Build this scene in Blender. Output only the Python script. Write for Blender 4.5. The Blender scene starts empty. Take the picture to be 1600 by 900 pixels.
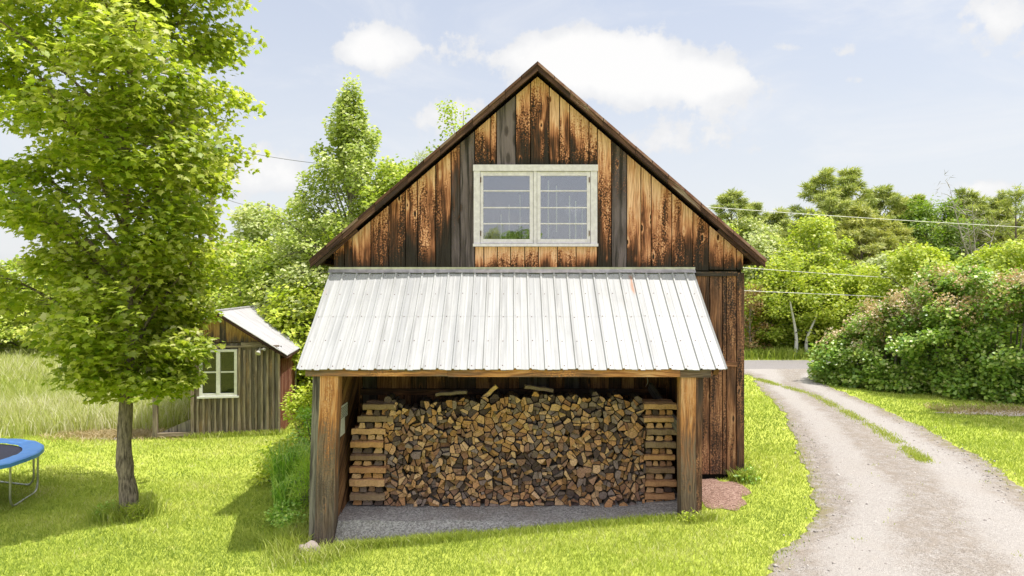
import bpy, math, random
import numpy as np
from mathutils import Vector, Matrix

random.seed(11)
rng = np.random.default_rng(11)
S = bpy.context.scene
COL = S.collection
R = math.radians

# ------------------------------------------------------------------ camera
CAMZ = 3.5
cam_d = bpy.data.cameras.new('camera')
cam = bpy.data.objects.new('camera', cam_d)
COL.objects.link(cam)
cam.location = (0, 0, CAMZ)
cam.rotation_euler = (R(90), 0, 0)
cam_d.lens = 24.0
cam_d.sensor_width = 36.0
cam_d.clip_start = 0.1
cam_d.clip_end = 2000
S.camera = cam
FPX = 1600 * 24.0 / 36.0

def at(px, py, Y):
    """the point at distance Y that the photograph shows at px, py"""
    return Vector(((px - 800) * Y / FPX, Y, CAMZ - (py - 450) * Y / FPX))

# ------------------------------------------------------------------ light
SUN_DIR = Vector((0.39, -0.035, 1.0)).normalized()
EXPOSURE = 1.36
SKY_STRENGTH = 0.15
SUN_STRENGTH = 2.3
S.view_settings.view_transform = 'Standard'
S.view_settings.look = 'None'
S.view_settings.gamma = 1.0
S.view_settings.use_curve_mapping = False
S.view_settings.exposure = EXPOSURE
S.cycles.use_denoising = True
S.cycles.max_bounces = 8
S.cycles.diffuse_bounces = 4
S.cycles.transparent_max_bounces = 12
S.cycles.caustics_reflective = False
S.cycles.caustics_refractive = False

sun_d = bpy.data.lights.new('sun', 'SUN')
sun = bpy.data.objects.new('sun', sun_d)
COL.objects.link(sun)
sun_d.energy = SUN_STRENGTH
sun_d.angle = R(0.5)
sun_d.color = (1.0, 0.955, 0.88)
sun.rotation_euler = SUN_DIR.to_track_quat('Z', 'Y').to_euler()
sun.location = (10, 4, 30)


class NT:
    """small helper round a node tree"""
    def __init__(self, tree):
        self.t = tree
        self.n = tree.nodes
        self.n.clear()

    def node(self, kind, **kw):
        nd = self.n.new(kind)
        for k, v in kw.items():
            setattr(nd, k, v)
        return nd

    def link(self, a, b):
        self.t.links.new(a, b)

    def put(self, sock, v):
        if isinstance(v, bpy.types.NodeSocket):
            self.link(v, sock)
        elif v is not None:
            if isinstance(v, (tuple, list)) and len(v) == 3 and len(sock.default_value) == 4:
                v = (*v, 1.0)
            sock.default_value = v

    def m(self, op, a, b=None, c=None, clamp=False):
        nd = self.node('ShaderNodeMath', operation=op, use_clamp=clamp)
        self.put(nd.inputs[0], a)
        if b is not None:
            self.put(nd.inputs[1], b)
        if c is not None:
            self.put(nd.inputs[2], c)
        return nd.outputs[0]

    def vm(self, op, a, b=None):
        nd = self.node('ShaderNodeVectorMath', operation=op)
        self.put(nd.inputs[0], a)
        if b is not None:
            self.put(nd.inputs[1], b)
        return nd.outputs[0]

    def sep(self, v):
        nd = self.node('ShaderNodeSeparateXYZ')
        self.put(nd.inputs[0], v)
        return nd.outputs

    def comb(self, x, y, z):
        nd = self.node('ShaderNodeCombineXYZ')
        for i, v in enumerate((x, y, z)):
            self.put(nd.inputs[i], v)
        return nd.outputs[0]

    def noise(self, vec, scale=5, detail=4, rough=0.55, dist=0.0):
        nd = self.node('ShaderNodeTexNoise')
        self.put(nd.inputs['Vector'], vec)
        nd.inputs['Scale'].default_value = scale
        nd.inputs['Detail'].default_value = detail
        nd.inputs['Roughness'].default_value = rough
        nd.inputs['Distortion'].default_value = dist
        return nd.outputs[0]

    def voro(self, vec, scale=5, feature='F1', out='Distance'):
        nd = self.node('ShaderNodeTexVoronoi', feature=feature)
        self.put(nd.inputs['Vector'], vec)
        nd.inputs['Scale'].default_value = scale
        return nd.outputs[out]

    def mr(self, v, a, b, c=0.0, d=1.0, smooth=True):
        nd = self.node('ShaderNodeMapRange')
        if smooth:
            nd.interpolation_type = 'SMOOTHSTEP'
        self.put(nd.inputs['Value'], v)
        for i, x in zip(('From Min', 'From Max', 'To Min', 'To Max'), (a, b, c, d)):
            self.put(nd.inputs[i], x)
        return nd.outputs['Result']

    def mix(self, f, a, b, blend='MIX'):
        nd = self.node('ShaderNodeMix', data_type='RGBA', blend_type=blend)
        self.put(nd.inputs[0], f)
        self.put(nd.inputs[6], a)
        self.put(nd.inputs[7], b)
        return nd.outputs[2]

    def ramp(self, f, stops):
        nd = self.node('ShaderNodeValToRGB')
        cr = nd.color_ramp
        while len(cr.elements) < len(stops):
            cr.elements.new(0.5)
        for e, (p, c) in zip(cr.elements, stops):
            e.position = p
            e.color = (*c, 1.0)
        self.put(nd.inputs[0], f)
        return nd.outputs[0]

    def attr(self, name, out='Color'):
        nd = self.node('ShaderNodeAttribute', attribute_name=name)
        return nd.outputs[out]

    def coord(self, out='Object'):
        return self.node('ShaderNodeTexCoord').outputs[out]

    def bump(self, h, strength=0.5, dist=0.01):
        nd = self.node('ShaderNodeBump')
        nd.inputs['Strength'].default_value = strength
        nd.inputs['Distance'].default_value = dist
        self.put(nd.inputs['Height'], h)
        return nd.outputs[0]

    def principled(self, color, rough=0.8, normal=None, metallic=0.0, spec=0.3):
        nd = self.node('ShaderNodeBsdfPrincipled')
        self.put(nd.inputs['Base Color'], color)
        self.put(nd.inputs['Roughness'], rough)
        self.put(nd.inputs['Metallic'], metallic)
        self.put(nd.inputs['Specular IOR Level'], spec)
        if normal is not None:
            self.put(nd.inputs['Normal'], normal)
        return nd.outputs[0]

    def out(self, shader, kind='ShaderNodeOutputMaterial'):
        o = self.node(kind)
        self.link(shader, o.inputs['Surface'])


# ------------------------------------------------------------------ sky
world = bpy.data.worlds.new('World')
S.world = world
world.use_nodes = True
w = NT(world.node_tree)
sky = w.node('ShaderNodeTexSky', sky_type='NISHITA')
sky.sun_disc = False
sky.sun_elevation = math.asin(SUN_DIR.z)
sky.sun_rotation = math.atan2(SUN_DIR.x, SUN_DIR.y)
sky.air_density = 1.0
sky.dust_density = 2.5
sky.ozone_density = 1.0
gen = w.coord('Generated')
sx, sy, sz = w.sep(gen)
ysafe = w.m('MAXIMUM', sy, 0.08)
qx = w.m('DIVIDE', sx, ysafe)
qz = w.m('DIVIDE', sz, ysafe)
tot = None
# cumulus clouds: direction (x/y, z/y), half sizes, weight
for px, py, hx, hz, wt in ((640, 84, 95, 40, 1.0), (570, 75, 45, 42, .8), (985, 118, 150, 62, 1.25), (900, 90, 100, 42, 1.0),
                           (1110, 125, 80, 28, .8), (1040, 225, 110, 40, .78), (720, 185, 70, 38, .8), (400, 280, 95, 45, 1.1),
                           (1585, 30, 70, 60, 1.0), (1560, 95, 45, 20, .55), (1525, 295, 60, 20, .8), (1315, 82, 36, 14, .62),
                           (1240, 75, 26, 10, .5), (1340, 125, 40, 10, .5), (250, 120, 90, 60, .8), (-100, 200, 130, 80, 1.0),
                           (1850, 150, 150, 70, 1.0)):
    a = w.m('DIVIDE', w.m('SUBTRACT', qx, (px - 800) / FPX), hx / FPX)
    b0 = w.m('SUBTRACT', qz, (450 - py) / FPX)
    # flatter underside
    b = w.m('DIVIDE', w.m('MULTIPLY', b0, w.m('ADD', 1.0, w.m('MULTIPLY', w.m('LESS_THAN', b0, 0.0), 0.35))), hz / FPX)
    r2 = w.m('ADD', w.m('MULTIPLY', a, a), w.m('MULTIPLY', b, b))
    g = w.m('MULTIPLY', w.m('EXPONENT', w.m('MULTIPLY', r2, -0.75)), wt)
    tot = g if tot is None else w.m('ADD', tot, g)
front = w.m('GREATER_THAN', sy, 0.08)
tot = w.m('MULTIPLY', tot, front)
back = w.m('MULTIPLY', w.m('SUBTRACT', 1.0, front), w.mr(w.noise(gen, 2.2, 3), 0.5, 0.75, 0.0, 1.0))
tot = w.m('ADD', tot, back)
nbig = w.noise(gen, 9.0, 8, 0.58)
nfine = w.noise(gen, 30.0, 8, 0.6)
edge = w.m('ADD', w.m('MULTIPLY', w.m('SUBTRACT', nbig, 0.5), 2.2), w.m('MULTIPLY', w.m('SUBTRACT', nfine, 0.5), 1.7))
dens = w.m('ADD', tot, edge)
cmask = w.mr(dens, 0.44, 0.80)
cmask = w.m('MULTIPLY', cmask, w.mr(tot, 0.05, 0.3))
shade = w.mr(w.m('ADD', tot, w.m('MULTIPLY', w.m('SUBTRACT', nbig, 0.5), 2.6)), 0.55, 1.35)
ccol = w.mix(shade, (2.20, 2.22, 2.28), (2.66, 2.63, 2.59))
ccol = w.mix(front, (6.0, 5.85, 5.8), ccol)  # unseen clouds behind the camera, brightened to throw more light on the facade
veil = w.mr(sz, 0.0, 0.55, 0.86, 0.60)
vcol = w.mix(w.mr(sz, 0.05, 0.42), (2.28, 2.32, 2.38), (2.0, 2.1, 2.34))
skyc = w.mix(veil, w.vm('MULTIPLY', sky.outputs[0], (.5, .5, .5)), vcol)
thin = w.noise(w.vm('MULTIPLY', gen, (3.2, 3.2, 9.0)), 1.0, 7, 0.62, 0.6)
skyc = w.mix(w.mr(thin, 0.46, 0.78, 0.0, 0.55), skyc, (2.46, 2.46, 2.48))
skyc = w.mix(w.m('MULTIPLY', cmask, 0.92), skyc, ccol)
# brighter cloud added overhead, above the frame, to lift light in the shade
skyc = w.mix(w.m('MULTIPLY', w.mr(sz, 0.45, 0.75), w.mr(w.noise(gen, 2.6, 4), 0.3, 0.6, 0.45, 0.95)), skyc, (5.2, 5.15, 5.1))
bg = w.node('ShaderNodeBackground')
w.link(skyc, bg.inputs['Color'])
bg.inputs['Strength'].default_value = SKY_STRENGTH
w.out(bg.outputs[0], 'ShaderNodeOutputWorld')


# ------------------------------------------------------------------ materials
def new_mat(name):
    m = bpy.data.materials.new(name)
    m.use_nodes = True
    return m, NT(m.node_tree)


def wood_mat(name, stops, grey, flake_amt=1.9, fall=0.95, base=0.0, bstr=0.7):
    """weathered boards. attribute col: R weathering, G height fraction, B random; UV in metres."""
    m, n = new_mat(name)
    c = n.sep(n.attr('col', 'Vector'))
    uv = n.sep(n.node('ShaderNodeUVMap').outputs[0])
    tone, t, rnd = c[0], c[1], c[2]
    off = n.m('MULTIPLY', rnd, 57.0)
    # wander of the grain
    wob = n.m('MULTIPLY', n.m('SUBTRACT', n.noise(n.comb(n.m('MULTIPLY', uv[0], 3.0), n.m('MULTIPLY', uv[1], 1.4), off), 1.0, 2), 0.5), 0.10)
    u2 = n.m('ADD', uv[0], wob)
    P = n.comb(u2, uv[1], off)
    grain = n.noise(n.vm('MULTIPLY', P, (70, 2.2, 1)), 1.0, 6, 0.65)
    streak = n.noise(n.vm('MULTIPLY', P, (16, 0.7, 1)), 1.0, 4, 0.6)
    low = n.noise(n.vm('MULTIPLY', P, (5, 1.3, 1)), 1.0, 3, 0.5)
    fl = n.voro(n.vm('MULTIPLY', P, (46, 34, 1)), 1.0, 'F1')
    fl2 = n.noise(n.vm('MULTIPLY', P, (34, 46, 1)), 1.0, 3, 0.6)
    flake = n.m('ADD', n.m('MULTIPLY', fl, 0.5), n.m('MULTIPLY', fl2, 0.6))
    scaly = n.mr(n.noise(n.vm('MULTIPLY', P, (4, 0.9, 1)), 1.0, 2), 0.42, 0.62)
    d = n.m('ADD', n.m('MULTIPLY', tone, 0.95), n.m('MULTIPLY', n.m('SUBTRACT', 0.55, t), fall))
    d = n.m('ADD', d, n.m('MULTIPLY', n.m('SUBTRACT', low, 0.5), 1.2))
    d = n.m('ADD', d, n.m('MULTIPLY', n.m('SUBTRACT', streak, 0.5), 1.0))
    d = n.m('ADD', d, n.m('MULTIPLY', n.m('SUBTRACT', grain, 0.5), 0.55))
    d = n.m('ADD', d, n.m('MULTIPLY', n.m('MULTIPLY', n.m('SUBTRACT', flake, 0.55), flake_amt), scaly))
    d = n.m('ADD', d, base)
    # dark band right at the board's foot, darker edges where water sits
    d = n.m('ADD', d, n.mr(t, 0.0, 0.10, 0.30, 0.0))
    # knots
    kv = n.node('ShaderNodeTexVoronoi')
    n.put(kv.inputs['Vector'], n.vm('MULTIPLY', n.comb(uv[0], uv[1], off), (7.0, 2.6, 1)))
    kv.inputs['Scale'].default_value = 1.0
    kd = n.m('ADD', kv.outputs['Distance'], n.m('MULTIPLY', n.m('SUBTRACT', fl2, 0.5), 0.10))
    pick = n.m('GREATER_THAN', n.sep(kv.outputs['Color'])[0], 0.66)
    knot = n.m('MULTIPLY', n.mr(kd, 0.10, 0.17, 1.0, 0.0), pick)
    halo = n.m('MULTIPLY', n.mr(kd, 0.16, 0.34, 1.0, 0.0), pick)
    d = n.m('SUBTRACT', d, n.m('MULTIPLY', halo, 0.30))
    d = n.m('ADD', d, n.m('MULTIPLY', knot, 0.75))
    col = n.ramp(d, stops)
    col = n.mix(n.mr(grain, 0.40, 0.62, 0.0, 0.9), col, n.mix(1.0, col, (.55, .47, .42), 'MULTIPLY'))
    gcol = n.mix(grain, tuple(x * 0.55 for x in grey), tuple(min(1, x * 1.6) for x in grey))
    gcol = n.mix(n.mr(streak, 0.42, 0.66), gcol, (.035, .03, .032))
    col = n.mix(n.m('MULTIPLY', n.mr(n.m('ADD', tone, n.m('MULTIPLY', n.m('SUBTRACT', low, 0.5), 0.5)), 0.66, 0.98), n.m('SUBTRACT', 1.0, n.m('MULTIPLY', halo, 0.7))), col, gcol)
    hgt = n.m('ADD', n.m('MULTIPLY', grain, 0.8), n.m('MULTIPLY', n.m('MULTIPLY', flake, scaly), 1.0))
    hgt = n.m('SUBTRACT', hgt, n.m('MULTIPLY', knot, 0.3))
    n.out(n.principled(col, 0.82, n.bump(hgt, bstr, 0.008), spec=0.2))
    return m


M = {}
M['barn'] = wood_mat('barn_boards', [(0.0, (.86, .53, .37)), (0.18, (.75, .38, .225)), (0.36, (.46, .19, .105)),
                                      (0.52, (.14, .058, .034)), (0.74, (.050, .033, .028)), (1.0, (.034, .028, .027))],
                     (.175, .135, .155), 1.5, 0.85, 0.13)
M['barn_low'] = wood_mat('lower_barn_boards', [(0.0, (.56, .32, .18)), (0.25, (.38, .19, .105)), (0.5, (.19, .10, .064)),
                                               (0.75, (.075, .048, .038)), (1.0, (.045, .036, .034))],
                         (.12, .105, .095), base=-0.04, fall=-0.22)
M['post'] = wood_mat('post_wood', [(0.0, (.66, .385, .21)), (0.22, (.58, .27, .11)), (0.42, (.32, .165, .095)),
                                   (0.60, (.24, .17, .125)), (1.0, (.13, .105, .09))], (.15, .13, .115), 0.9, 1.0, 0.42)
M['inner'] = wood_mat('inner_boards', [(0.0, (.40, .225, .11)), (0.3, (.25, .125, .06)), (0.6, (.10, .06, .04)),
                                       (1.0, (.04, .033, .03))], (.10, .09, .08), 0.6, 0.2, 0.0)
M['shed'] = wood_mat('shed_boards', [(0.0, (.50, .34, .19)), (0.22, (.37, .26, .16)), (0.42, (.24, .195, .155)),
                                     (0.7, (.16, .137, .118)), (1.0, (.09, .08, .073))], (.25, .22, .195), 0.5, 0.15, 0.0)
M['batten'] = wood_mat('shed_battens', [(0.0, (.50, .40, .30)), (0.4, (.36, .30, .235)), (1.0, (.20, .17, .145))],
                       (.38, .33, .28), 0.3, 0.1, 0.0)
M['redwood'] = wood_mat('red_painted_boards', [(0.0, (.46, .24, .17)), (0.3, (.30, .11, .075)), (0.6, (.19, .065, .05)),
                                               (1.0, (.09, .05, .04))], (.16, .10, .085), 0.5, 0.1, 0.0)
M['rake'] = wood_mat('rake_boards', [(0.0, (.42, .36, .31)), (0.3, (.19, .10, .075)), (0.6, (.08, .042, .036)),
                                     (1.0, (.04, .028, .027))], (.12, .08, .075), 1.0, 0.0, 0.1)
M['greyplank'] = wood_mat('grey_planks', [(0.0, (.36, .31, .26)), (0.4, (.22, .19, .16)), (1.0, (.09, .08, .07))],
                          (.22, .20, .18), 0.5, 0.1, 0.0)


def simple_mat(name, c1, c2, scale=8, rough=0.7, spec=0.3, metallic=0.0, bump=0.2, bscale=60, stretch=(1, 1, 1)):
    m, n = new_mat(name)
    o = n.vm('MULTIPLY', n.coord(), stretch)
    f = n.noise(o, scale, 5, 0.6)
    col = n.mix(n.mr(f, 0.3, 0.7), c1, c2)
    n.out(n.principled(col, rough, n.bump(n.noise(o, bscale, 4), bump, 0.004), metallic, spec))
    return m


def roof_mat(name, base):
    m, n = new_mat(name)
    uv = n.node('ShaderNodeUVMap').outputs[0]
    s = n.noise(n.vm('MULTIPLY', uv, (9, 0.45, 1)), 1.0, 5, 0.65)
    f = n.noise(n.vm('MULTIPLY', uv, (1.3, 0.9, 1)), 1.0, 4, 0.6)
    pan = n.noise(n.vm('MULTIPLY', uv, (4.3, 0.02, 1)), 1.0, 1, 0.5)
    col = n.mix(n.mr(s, 0.42, 0.70), base, tuple(x * 0.70 for x in base))
    col = n.mix(n.mr(f, 0.50, 0.72, 0, 0.5), col, tuple(x * 0.72 for x in base))
    col = n.mix(n.mr(pan, 0.45, 0.6, 0, 0.30), col, (base[0] * .74, base[1] * .76, base[2] * .80))
    # rust runs
    rr = n.m('MULTIPLY', n.mr(n.noise(n.vm('MULTIPLY', uv, (7, 0.9, 1)), 1.0, 3), 0.70, 0.80), n.mr(s, 0.4, 0.6))
    a = n.sep(n.attr('col', 'Vector'))
    col = n.mix(n.m('MULTIPLY', rr, 0.35), col, (.42, .25, .15))
    u = n.sep(uv)
    # one distinct rust streak near the top right
    du = n.m('ABSOLUTE', n.m('SUBTRACT', u[0], 1.985))
    dv = n.m('ABSOLUTE', n.m('SUBTRACT', u[1], 1.97))
    st = n.m('MULTIPLY', n.mr(du, 0.0, 0.06, 1, 0), n.mr(dv, 0.15, 0.32, 1, 0))
    st = n.m('MULTIPLY', st, n.mr(n.noise(n.vm('MULTIPLY', uv, (30, 5, 1)), 1.0, 4), 0.3, 0.55))
    col = n.mix(n.m('MULTIPLY', st, 0.8), col, (.34, .15, .07))
    n.out(n.principled(col, 0.5, n.bump(n.noise(n.vm('MULTIPLY', uv, (3, 1.2, 1)), 1.0, 3), 0.35, 0.02), 0.0, 0.35))
    return m


M['roof'] = roof_mat('white_ribbed_metal', (.39, .39, .395))
M['flash'] = simple_mat('galvanised_flashing', (.38, .36, .40), (.56, .53, .58), 9, 0.4, 0.5, 0.4)
M['rust'] = simple_mat('rusty_roof_edge', (.20, .085, .07), (.36, .22, .19), 5, 0.6, 0.3, 0.1, 0.4, 30)
M['oldroof'] = simple_mat('old_metal_roof', (.45, .43, .41), (.26, .22, .20), 3, 0.55, 0.4, 0.2, 0.3, 20)
M['winpaint'] = simple_mat('weathered_white_paint', (.76, .70, .82), (.62, .565, .67), 14, 0.6, 0.3, 0, 0.35, 90)
M['white'] = simple_mat('white_paint', (.80, .79, .76), (.66, .65, .62), 10, 0.5)
M['dark'] = simple_mat('dark_void', (.012, .011, .010), (.02, .018, .016), 6, 0.95, 0.05)
M['iron'] = simple_mat('rusty_iron', (.10, .06, .045), (.18, .10, .07), 30, 0.7)
M['steel'] = simple_mat('galvanised_tube', (.42, .42, .41), (.58, .58, .57), 12, 0.35, 0.5, 0.7)
M['blue'] = simple_mat('blue_vinyl_pad', (.07, .26, .68), (.10, .32, .76), 3, 0.45, 0.4, 0, 0.5, 9)
M['mat'] = simple_mat('black_jump_mat', (.05, .05, .075), (.075, .075, .105), 40, 0.75, 0.2)
M['wire'] = simple_mat('aluminium_wire', (.60, .59, .56), (.72, .70, .66), 5, 0.45, 0.4)
M['darkwire'] = simple_mat('dark_cable', (.10, .10, .10), (.15, .15, .15), 5, 0.6)
M['pole'] = simple_mat('grey_pole_wood', (.30, .26, .23), (.20, .17, .15), 3, 0.85, 0.2, 0, 0.3, 30, (8, 8, 0.5))
M['stone'] = simple_mat('pale_stone', (.34, .28, .27), (.24, .20, .19), 7, 0.9, 0.2, 0, 0.6, 25)
M['paper'] = simple_mat('weathered_notice', (.78, .77, .73), (.62, .61, .57), 14, 0.8)
M['ink'] = simple_mat('faded_print', (.08, .08, .08), (.16, .15, .14), 20, 0.8)
M['string'] = simple_mat('pale_straw_string', (.80, .84, .45), (.85, .85, .70), 8, 0.8)
M['lampglass'] = simple_mat('lamp_casing', (.55, .53, .48), (.40, .38, .34), 10, 0.4)


def glass_mat(name, refl=0.24, tint=(.80, .82, .84)):
    m, n = new_mat(name)
    tr = n.node('ShaderNodeBsdfTransparent')
    tr.inputs[0].default_value = (*tint, 1)
    gl = n.node('ShaderNodeBsdfGlossy')
    gl.inputs['Color'].default_value = (.95, .95, 1, 1)
    gl.inputs['Roughness'].default_value = 0.02
    nz = n.noise(n.coord(), 2.2, 2)
    n.put(gl.inputs['Normal'], n.bump(nz, 0.12, 0.02))
    mx = n.node('ShaderNodeMixShader')
    mx.inputs[0].default_value = refl
    n.link(tr.outputs[0], mx.inputs[1])
    n.link(gl.outputs[0], mx.inputs[2])
    n.out(mx.outputs[0])
    return m


M['glass'] = glass_mat('old_window_glass', 0.26)
M['shedglass'] = glass_mat('shed_window_glass', 0.035)


def leaf_mat(name, stops, trans=0.45, rough=0.5, gloss=0.04):
    m, n = new_mat(name)
    f = n.attr('lv', 'Fac')
    col = n.ramp(f, stops)
    dif = n.node('ShaderNodeBsdfDiffuse')
    n.link(col, dif.inputs[0])
    tr = n.node('ShaderNodeBsdfTranslucent')
    n.put(tr.inputs[0], n.mix(1.0, col, (1.0, 1.05, 0.55), 'MULTIPLY'))
    mx = n.node('ShaderNodeMixShader')
    mx.inputs[0].default_value = trans
    n.link(dif.outputs[0], mx.inputs[1])
    n.link(tr.outputs[0], mx.inputs[2])
    gl = n.node('ShaderNodeBsdfGlossy')
    gl.inputs['Roughness'].default_value = rough
    m2 = n.node('ShaderNodeMixShader')
    m2.inputs[0].default_value = gloss
    n.link(mx.outputs[0], m2.inputs[1])
    n.link(gl.outputs[0], m2.inputs[2])
    n.out(m2.outputs[0])
    return m


L = {}
L['maple'] = leaf_mat('maple_leaves', [(0, (.20, .30, .020)), (.4, (.38, .47, .040)), (.75, (.56, .60, .10)), (1, (.74, .72, .36))], .60)
L['poplar'] = leaf_mat('poplar_leaves', [(0, (0.245, 0.336, 0.062)), (.5, (0.461, 0.551, 0.125)), (.85, (0.634, 0.672, 0.265)), (1, (0.800, 0.800, 0.593))])
L['bush'] = leaf_mat('bush_leaves', [(0, (0.245, 0.349, 0.039)), (.5, (0.446, 0.551, 0.070)), (.85, (0.648, 0.685, 0.140)), (1, (0.800, 0.793, 0.421))])
L['birch'] = leaf_mat('birch_leaves', [(0, (0.274, 0.376, 0.039)), (.5, (0.490, 0.578, 0.070)), (1, (0.706, 0.712, 0.156))])
L['dkmaple'] = leaf_mat('dark_maple_leaves', [(0, (.11, .20, .02)), (.5, (.22, .34, .035)), (1, (.38, .48, .09))])
L['pale'] = leaf_mat('pale_leaves', [(0, (0.302, 0.390, 0.109)), (.5, (0.504, 0.564, 0.234)), (1, (0.792, 0.780, 0.515))])
L['pine'] = leaf_mat('pine_needles', [(0, (0.230, 0.296, 0.083)), (.5, (0.407, 0.468, 0.132)), (1, (0.655, 0.648, 0.215))], 0.3)
L['tanpine'] = leaf_mat('tan_pine_needles', [(0, (0.224, 0.273, 0.072)), (.5, (0.475, 0.486, 0.130)), (1, (0.704, 0.683, 0.230))], 0.3)
L['twig'] = leaf_mat('bare_twigs', [(0, (.20, .18, .14)), (.5, (.27, .25, .19)), (1, (.22, .25, .11))], 0.1)
L['lilac'] = leaf_mat('lilac_leaves', [(0, (0.146, 0.281, 0.045)), (.5, (0.308, 0.468, 0.075)), (.85, (0.518, 0.624, 0.150)), (1, (0.800, 0.800, 0.420))], 0.4, 0.4, 0.05)
L['blossom'] = leaf_mat('faded_blossom', [(0, (.52, .32, .17)), (.4, (.62, .45, .27)), (.75, (.68, .58, .42)), (1, (.76, .70, .56))], 0.25)
L['russet'] = leaf_mat('russet_leaves', [(0, (0.240, 0.144, 0.060)), (.5, (0.384, 0.228, 0.096)), (1, (0.360, 0.336, 0.108))], 0.3)
L['lawn'] = leaf_mat('lawn_blades', [(0, (0.202, 0.281, 0.046)), (.4, (0.351, 0.432, 0.072)), (.75, (0.488, 0.529, 0.114)), (1, (0.638, 0.616, 0.334))], 0.4, 0.5, 0.02)
L['meadow'] = leaf_mat('meadow_blades', [(0, (0.264, 0.346, 0.056)), (.4, (0.418, 0.475, 0.105)), (.75, (0.572, 0.583, 0.252)), (1, (0.748, 0.702, 0.560))], 0.4, 0.5, 0.02)
L['dry'] = leaf_mat('dry_blades', [(0, (.30, .24, .10)), (.5, (.44, .34, .17)), (1, (.52, .42, .24))], 0.3)
L['lily'] = leaf_mat('strap_leaves', [(0, (0.179, 0.373, 0.049)), (.5, (0.356, 0.590, 0.089)), (1, (0.648, 0.800, 0.179))], 0.4, 0.4, 0.05)
L['fern'] = leaf_mat('feathery_leaves', [(0, (0.310, 0.505, 0.045)), (.5, (0.497, 0.713, 0.075)), (1, (0.699, 0.800, 0.133))], 0.45)
L['gold'] = leaf_mat('yellow_green_leaves', [(0, (0.351, 0.472, 0.034)), (.5, (0.567, 0.661, 0.068)), (1, (0.800, 0.800, 0.189))], 0.45)


def bark_mat(name, c1, c2, stretch=(9, 9, 1.6), white=False):
    m, n = new_mat(name)
    o = n.vm('MULTIPLY', n.coord(), stretch)
    f = n.noise(o, 1.6, 6, 0.65, 0.4)
    col = n.mix(n.mr(f, 0.35, 0.65), c1, c2)
    if white:
        s = n.noise(n.vm('MULTIPLY', n.coord(), (3, 3, 9)), 1.0, 3)
        col = n.mix(n.mr(s, 0.60, 0.70), col, (.05, .045, .04))
    else:
        p = n.noise(n.coord(), 4.0, 3)
        col = n.mix(n.mr(p, 0.52, 0.72, 0, 0.6), col, (.40, .33, .26))
    n.out(n.principled(col, 0.9, n.bump(f, 0.9, 0.03), spec=0.15))
    return m


B = {}
B['maple'] = bark_mat('maple_bark', (.085, .068, .056), (.33, .27, .22), (26, 26, 3.4))
B['grey'] = bark_mat('grey_bark', (.16, .14, .12), (.33, .30, .26))
B['pine'] = bark_mat('pine_bark', (.11, .085, .07), (.22, .18, .15))
B['birch'] = bark_mat('birch_bark', (.62, .60, .56), (.74, .72, .68), white=True)
B['dead'] = bark_mat('dead_wood', (.36, .32, .29), (.50, .46, .42))


def lawn_ground_mat():
    m, n = new_mat('lawn_soil_and_thatch')
    o = n.coord()
    f = n.noise(o, 0.45, 4, 0.6)
    g = n.noise(o, 7.0, 5, 0.7)
    col = n.mix(n.mr(f, 0.35, 0.65), (.32, .385, .055), (.41, .455, .085))
    col = n.mix(n.mr(g, 0.45, 0.75, 0, 0.6), col, (.21, .27, .03))
    col = n.mix(n.mr(n.noise(o, 1.7, 3), 0.60, 0.75, 0, 0.5), col, (.48, .45, .14))
    n.out(n.principled(col, 0.95, n.bump(g, 0.5, 0.03), spec=0.1))
    return m


M['ground'] = lawn_ground_mat()


def gravel_mat(name, tones, scale=55, patch=((.36, .31, .25), 0.6), bstr=0.8, tracks=False):
    m, n = new_mat(name)
    o = n.coord()
    v = n.node('ShaderNodeTexVoronoi')
    n.put(v.inputs['Vector'], o)
    v.inputs['Scale'].default_value = scale
    r = n.sep(v.outputs['Color'])[0]
    col = n.ramp(r, [(i / (len(tones) - 1), t) for i, t in enumerate(tones)])
    big = n.noise(o, 0.9, 5, 0.6)
    mid = n.noise(o, 6.0, 4, 0.6)
    col = n.mix(n.mr(n.m('ADD', n.m('MULTIPLY', big, 0.7), n.m('MULTIPLY', mid, 0.3)), 0.45, 0.68, 0, patch[1]), col, patch[0])
    if tracks:
        a = n.m('ADD', n.attr('lv', 'Fac'), n.m('MULTIPLY', n.m('SUBTRACT', big, 0.5), 0.22))
        t1 = n.mr(n.m('ABSOLUTE', n.m('SUBTRACT', a, 0.27)), 0.05, 0.17, 1.0, 0.0)
        t2 = n.mr(n.m('ABSOLUTE', n.m('SUBTRACT', a, 0.76)), 0.05, 0.17, 1.0, 0.0)
        trk = n.m('MAXIMUM', t1, t2)
        col = n.mix(n.m('MULTIPLY', n.m('SUBTRACT', 1.0, trk), n.mr(mid, 0.3, 0.65, 0.2, 0.75)), col, n.mix(1.0, col, (.74, .69, .62), 'MULTIPLY'))
        col = n.mix(n.m('MULTIPLY', trk, 0.45), col, (.42, .392, .368))
        edg = n.m('MAXIMUM', n.mr(a, 0.0, 0.09, 1.0, 0.0), n.mr(a, 0.91, 1.0, 0.0, 1.0))
        col = n.mix(n.m('MULTIPLY', edg, n.mr(mid, 0.35, 0.6)), col, (.25, .215, .13))
    h = n.m('SUBTRACT', 1.0, v.outputs['Distance'])
    n.out(n.principled(col, 0.92, n.bump(n.m('ADD', h, n.m('MULTIPLY', mid, 0.8)), bstr, 0.02), spec=0.15))
    return m


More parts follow.
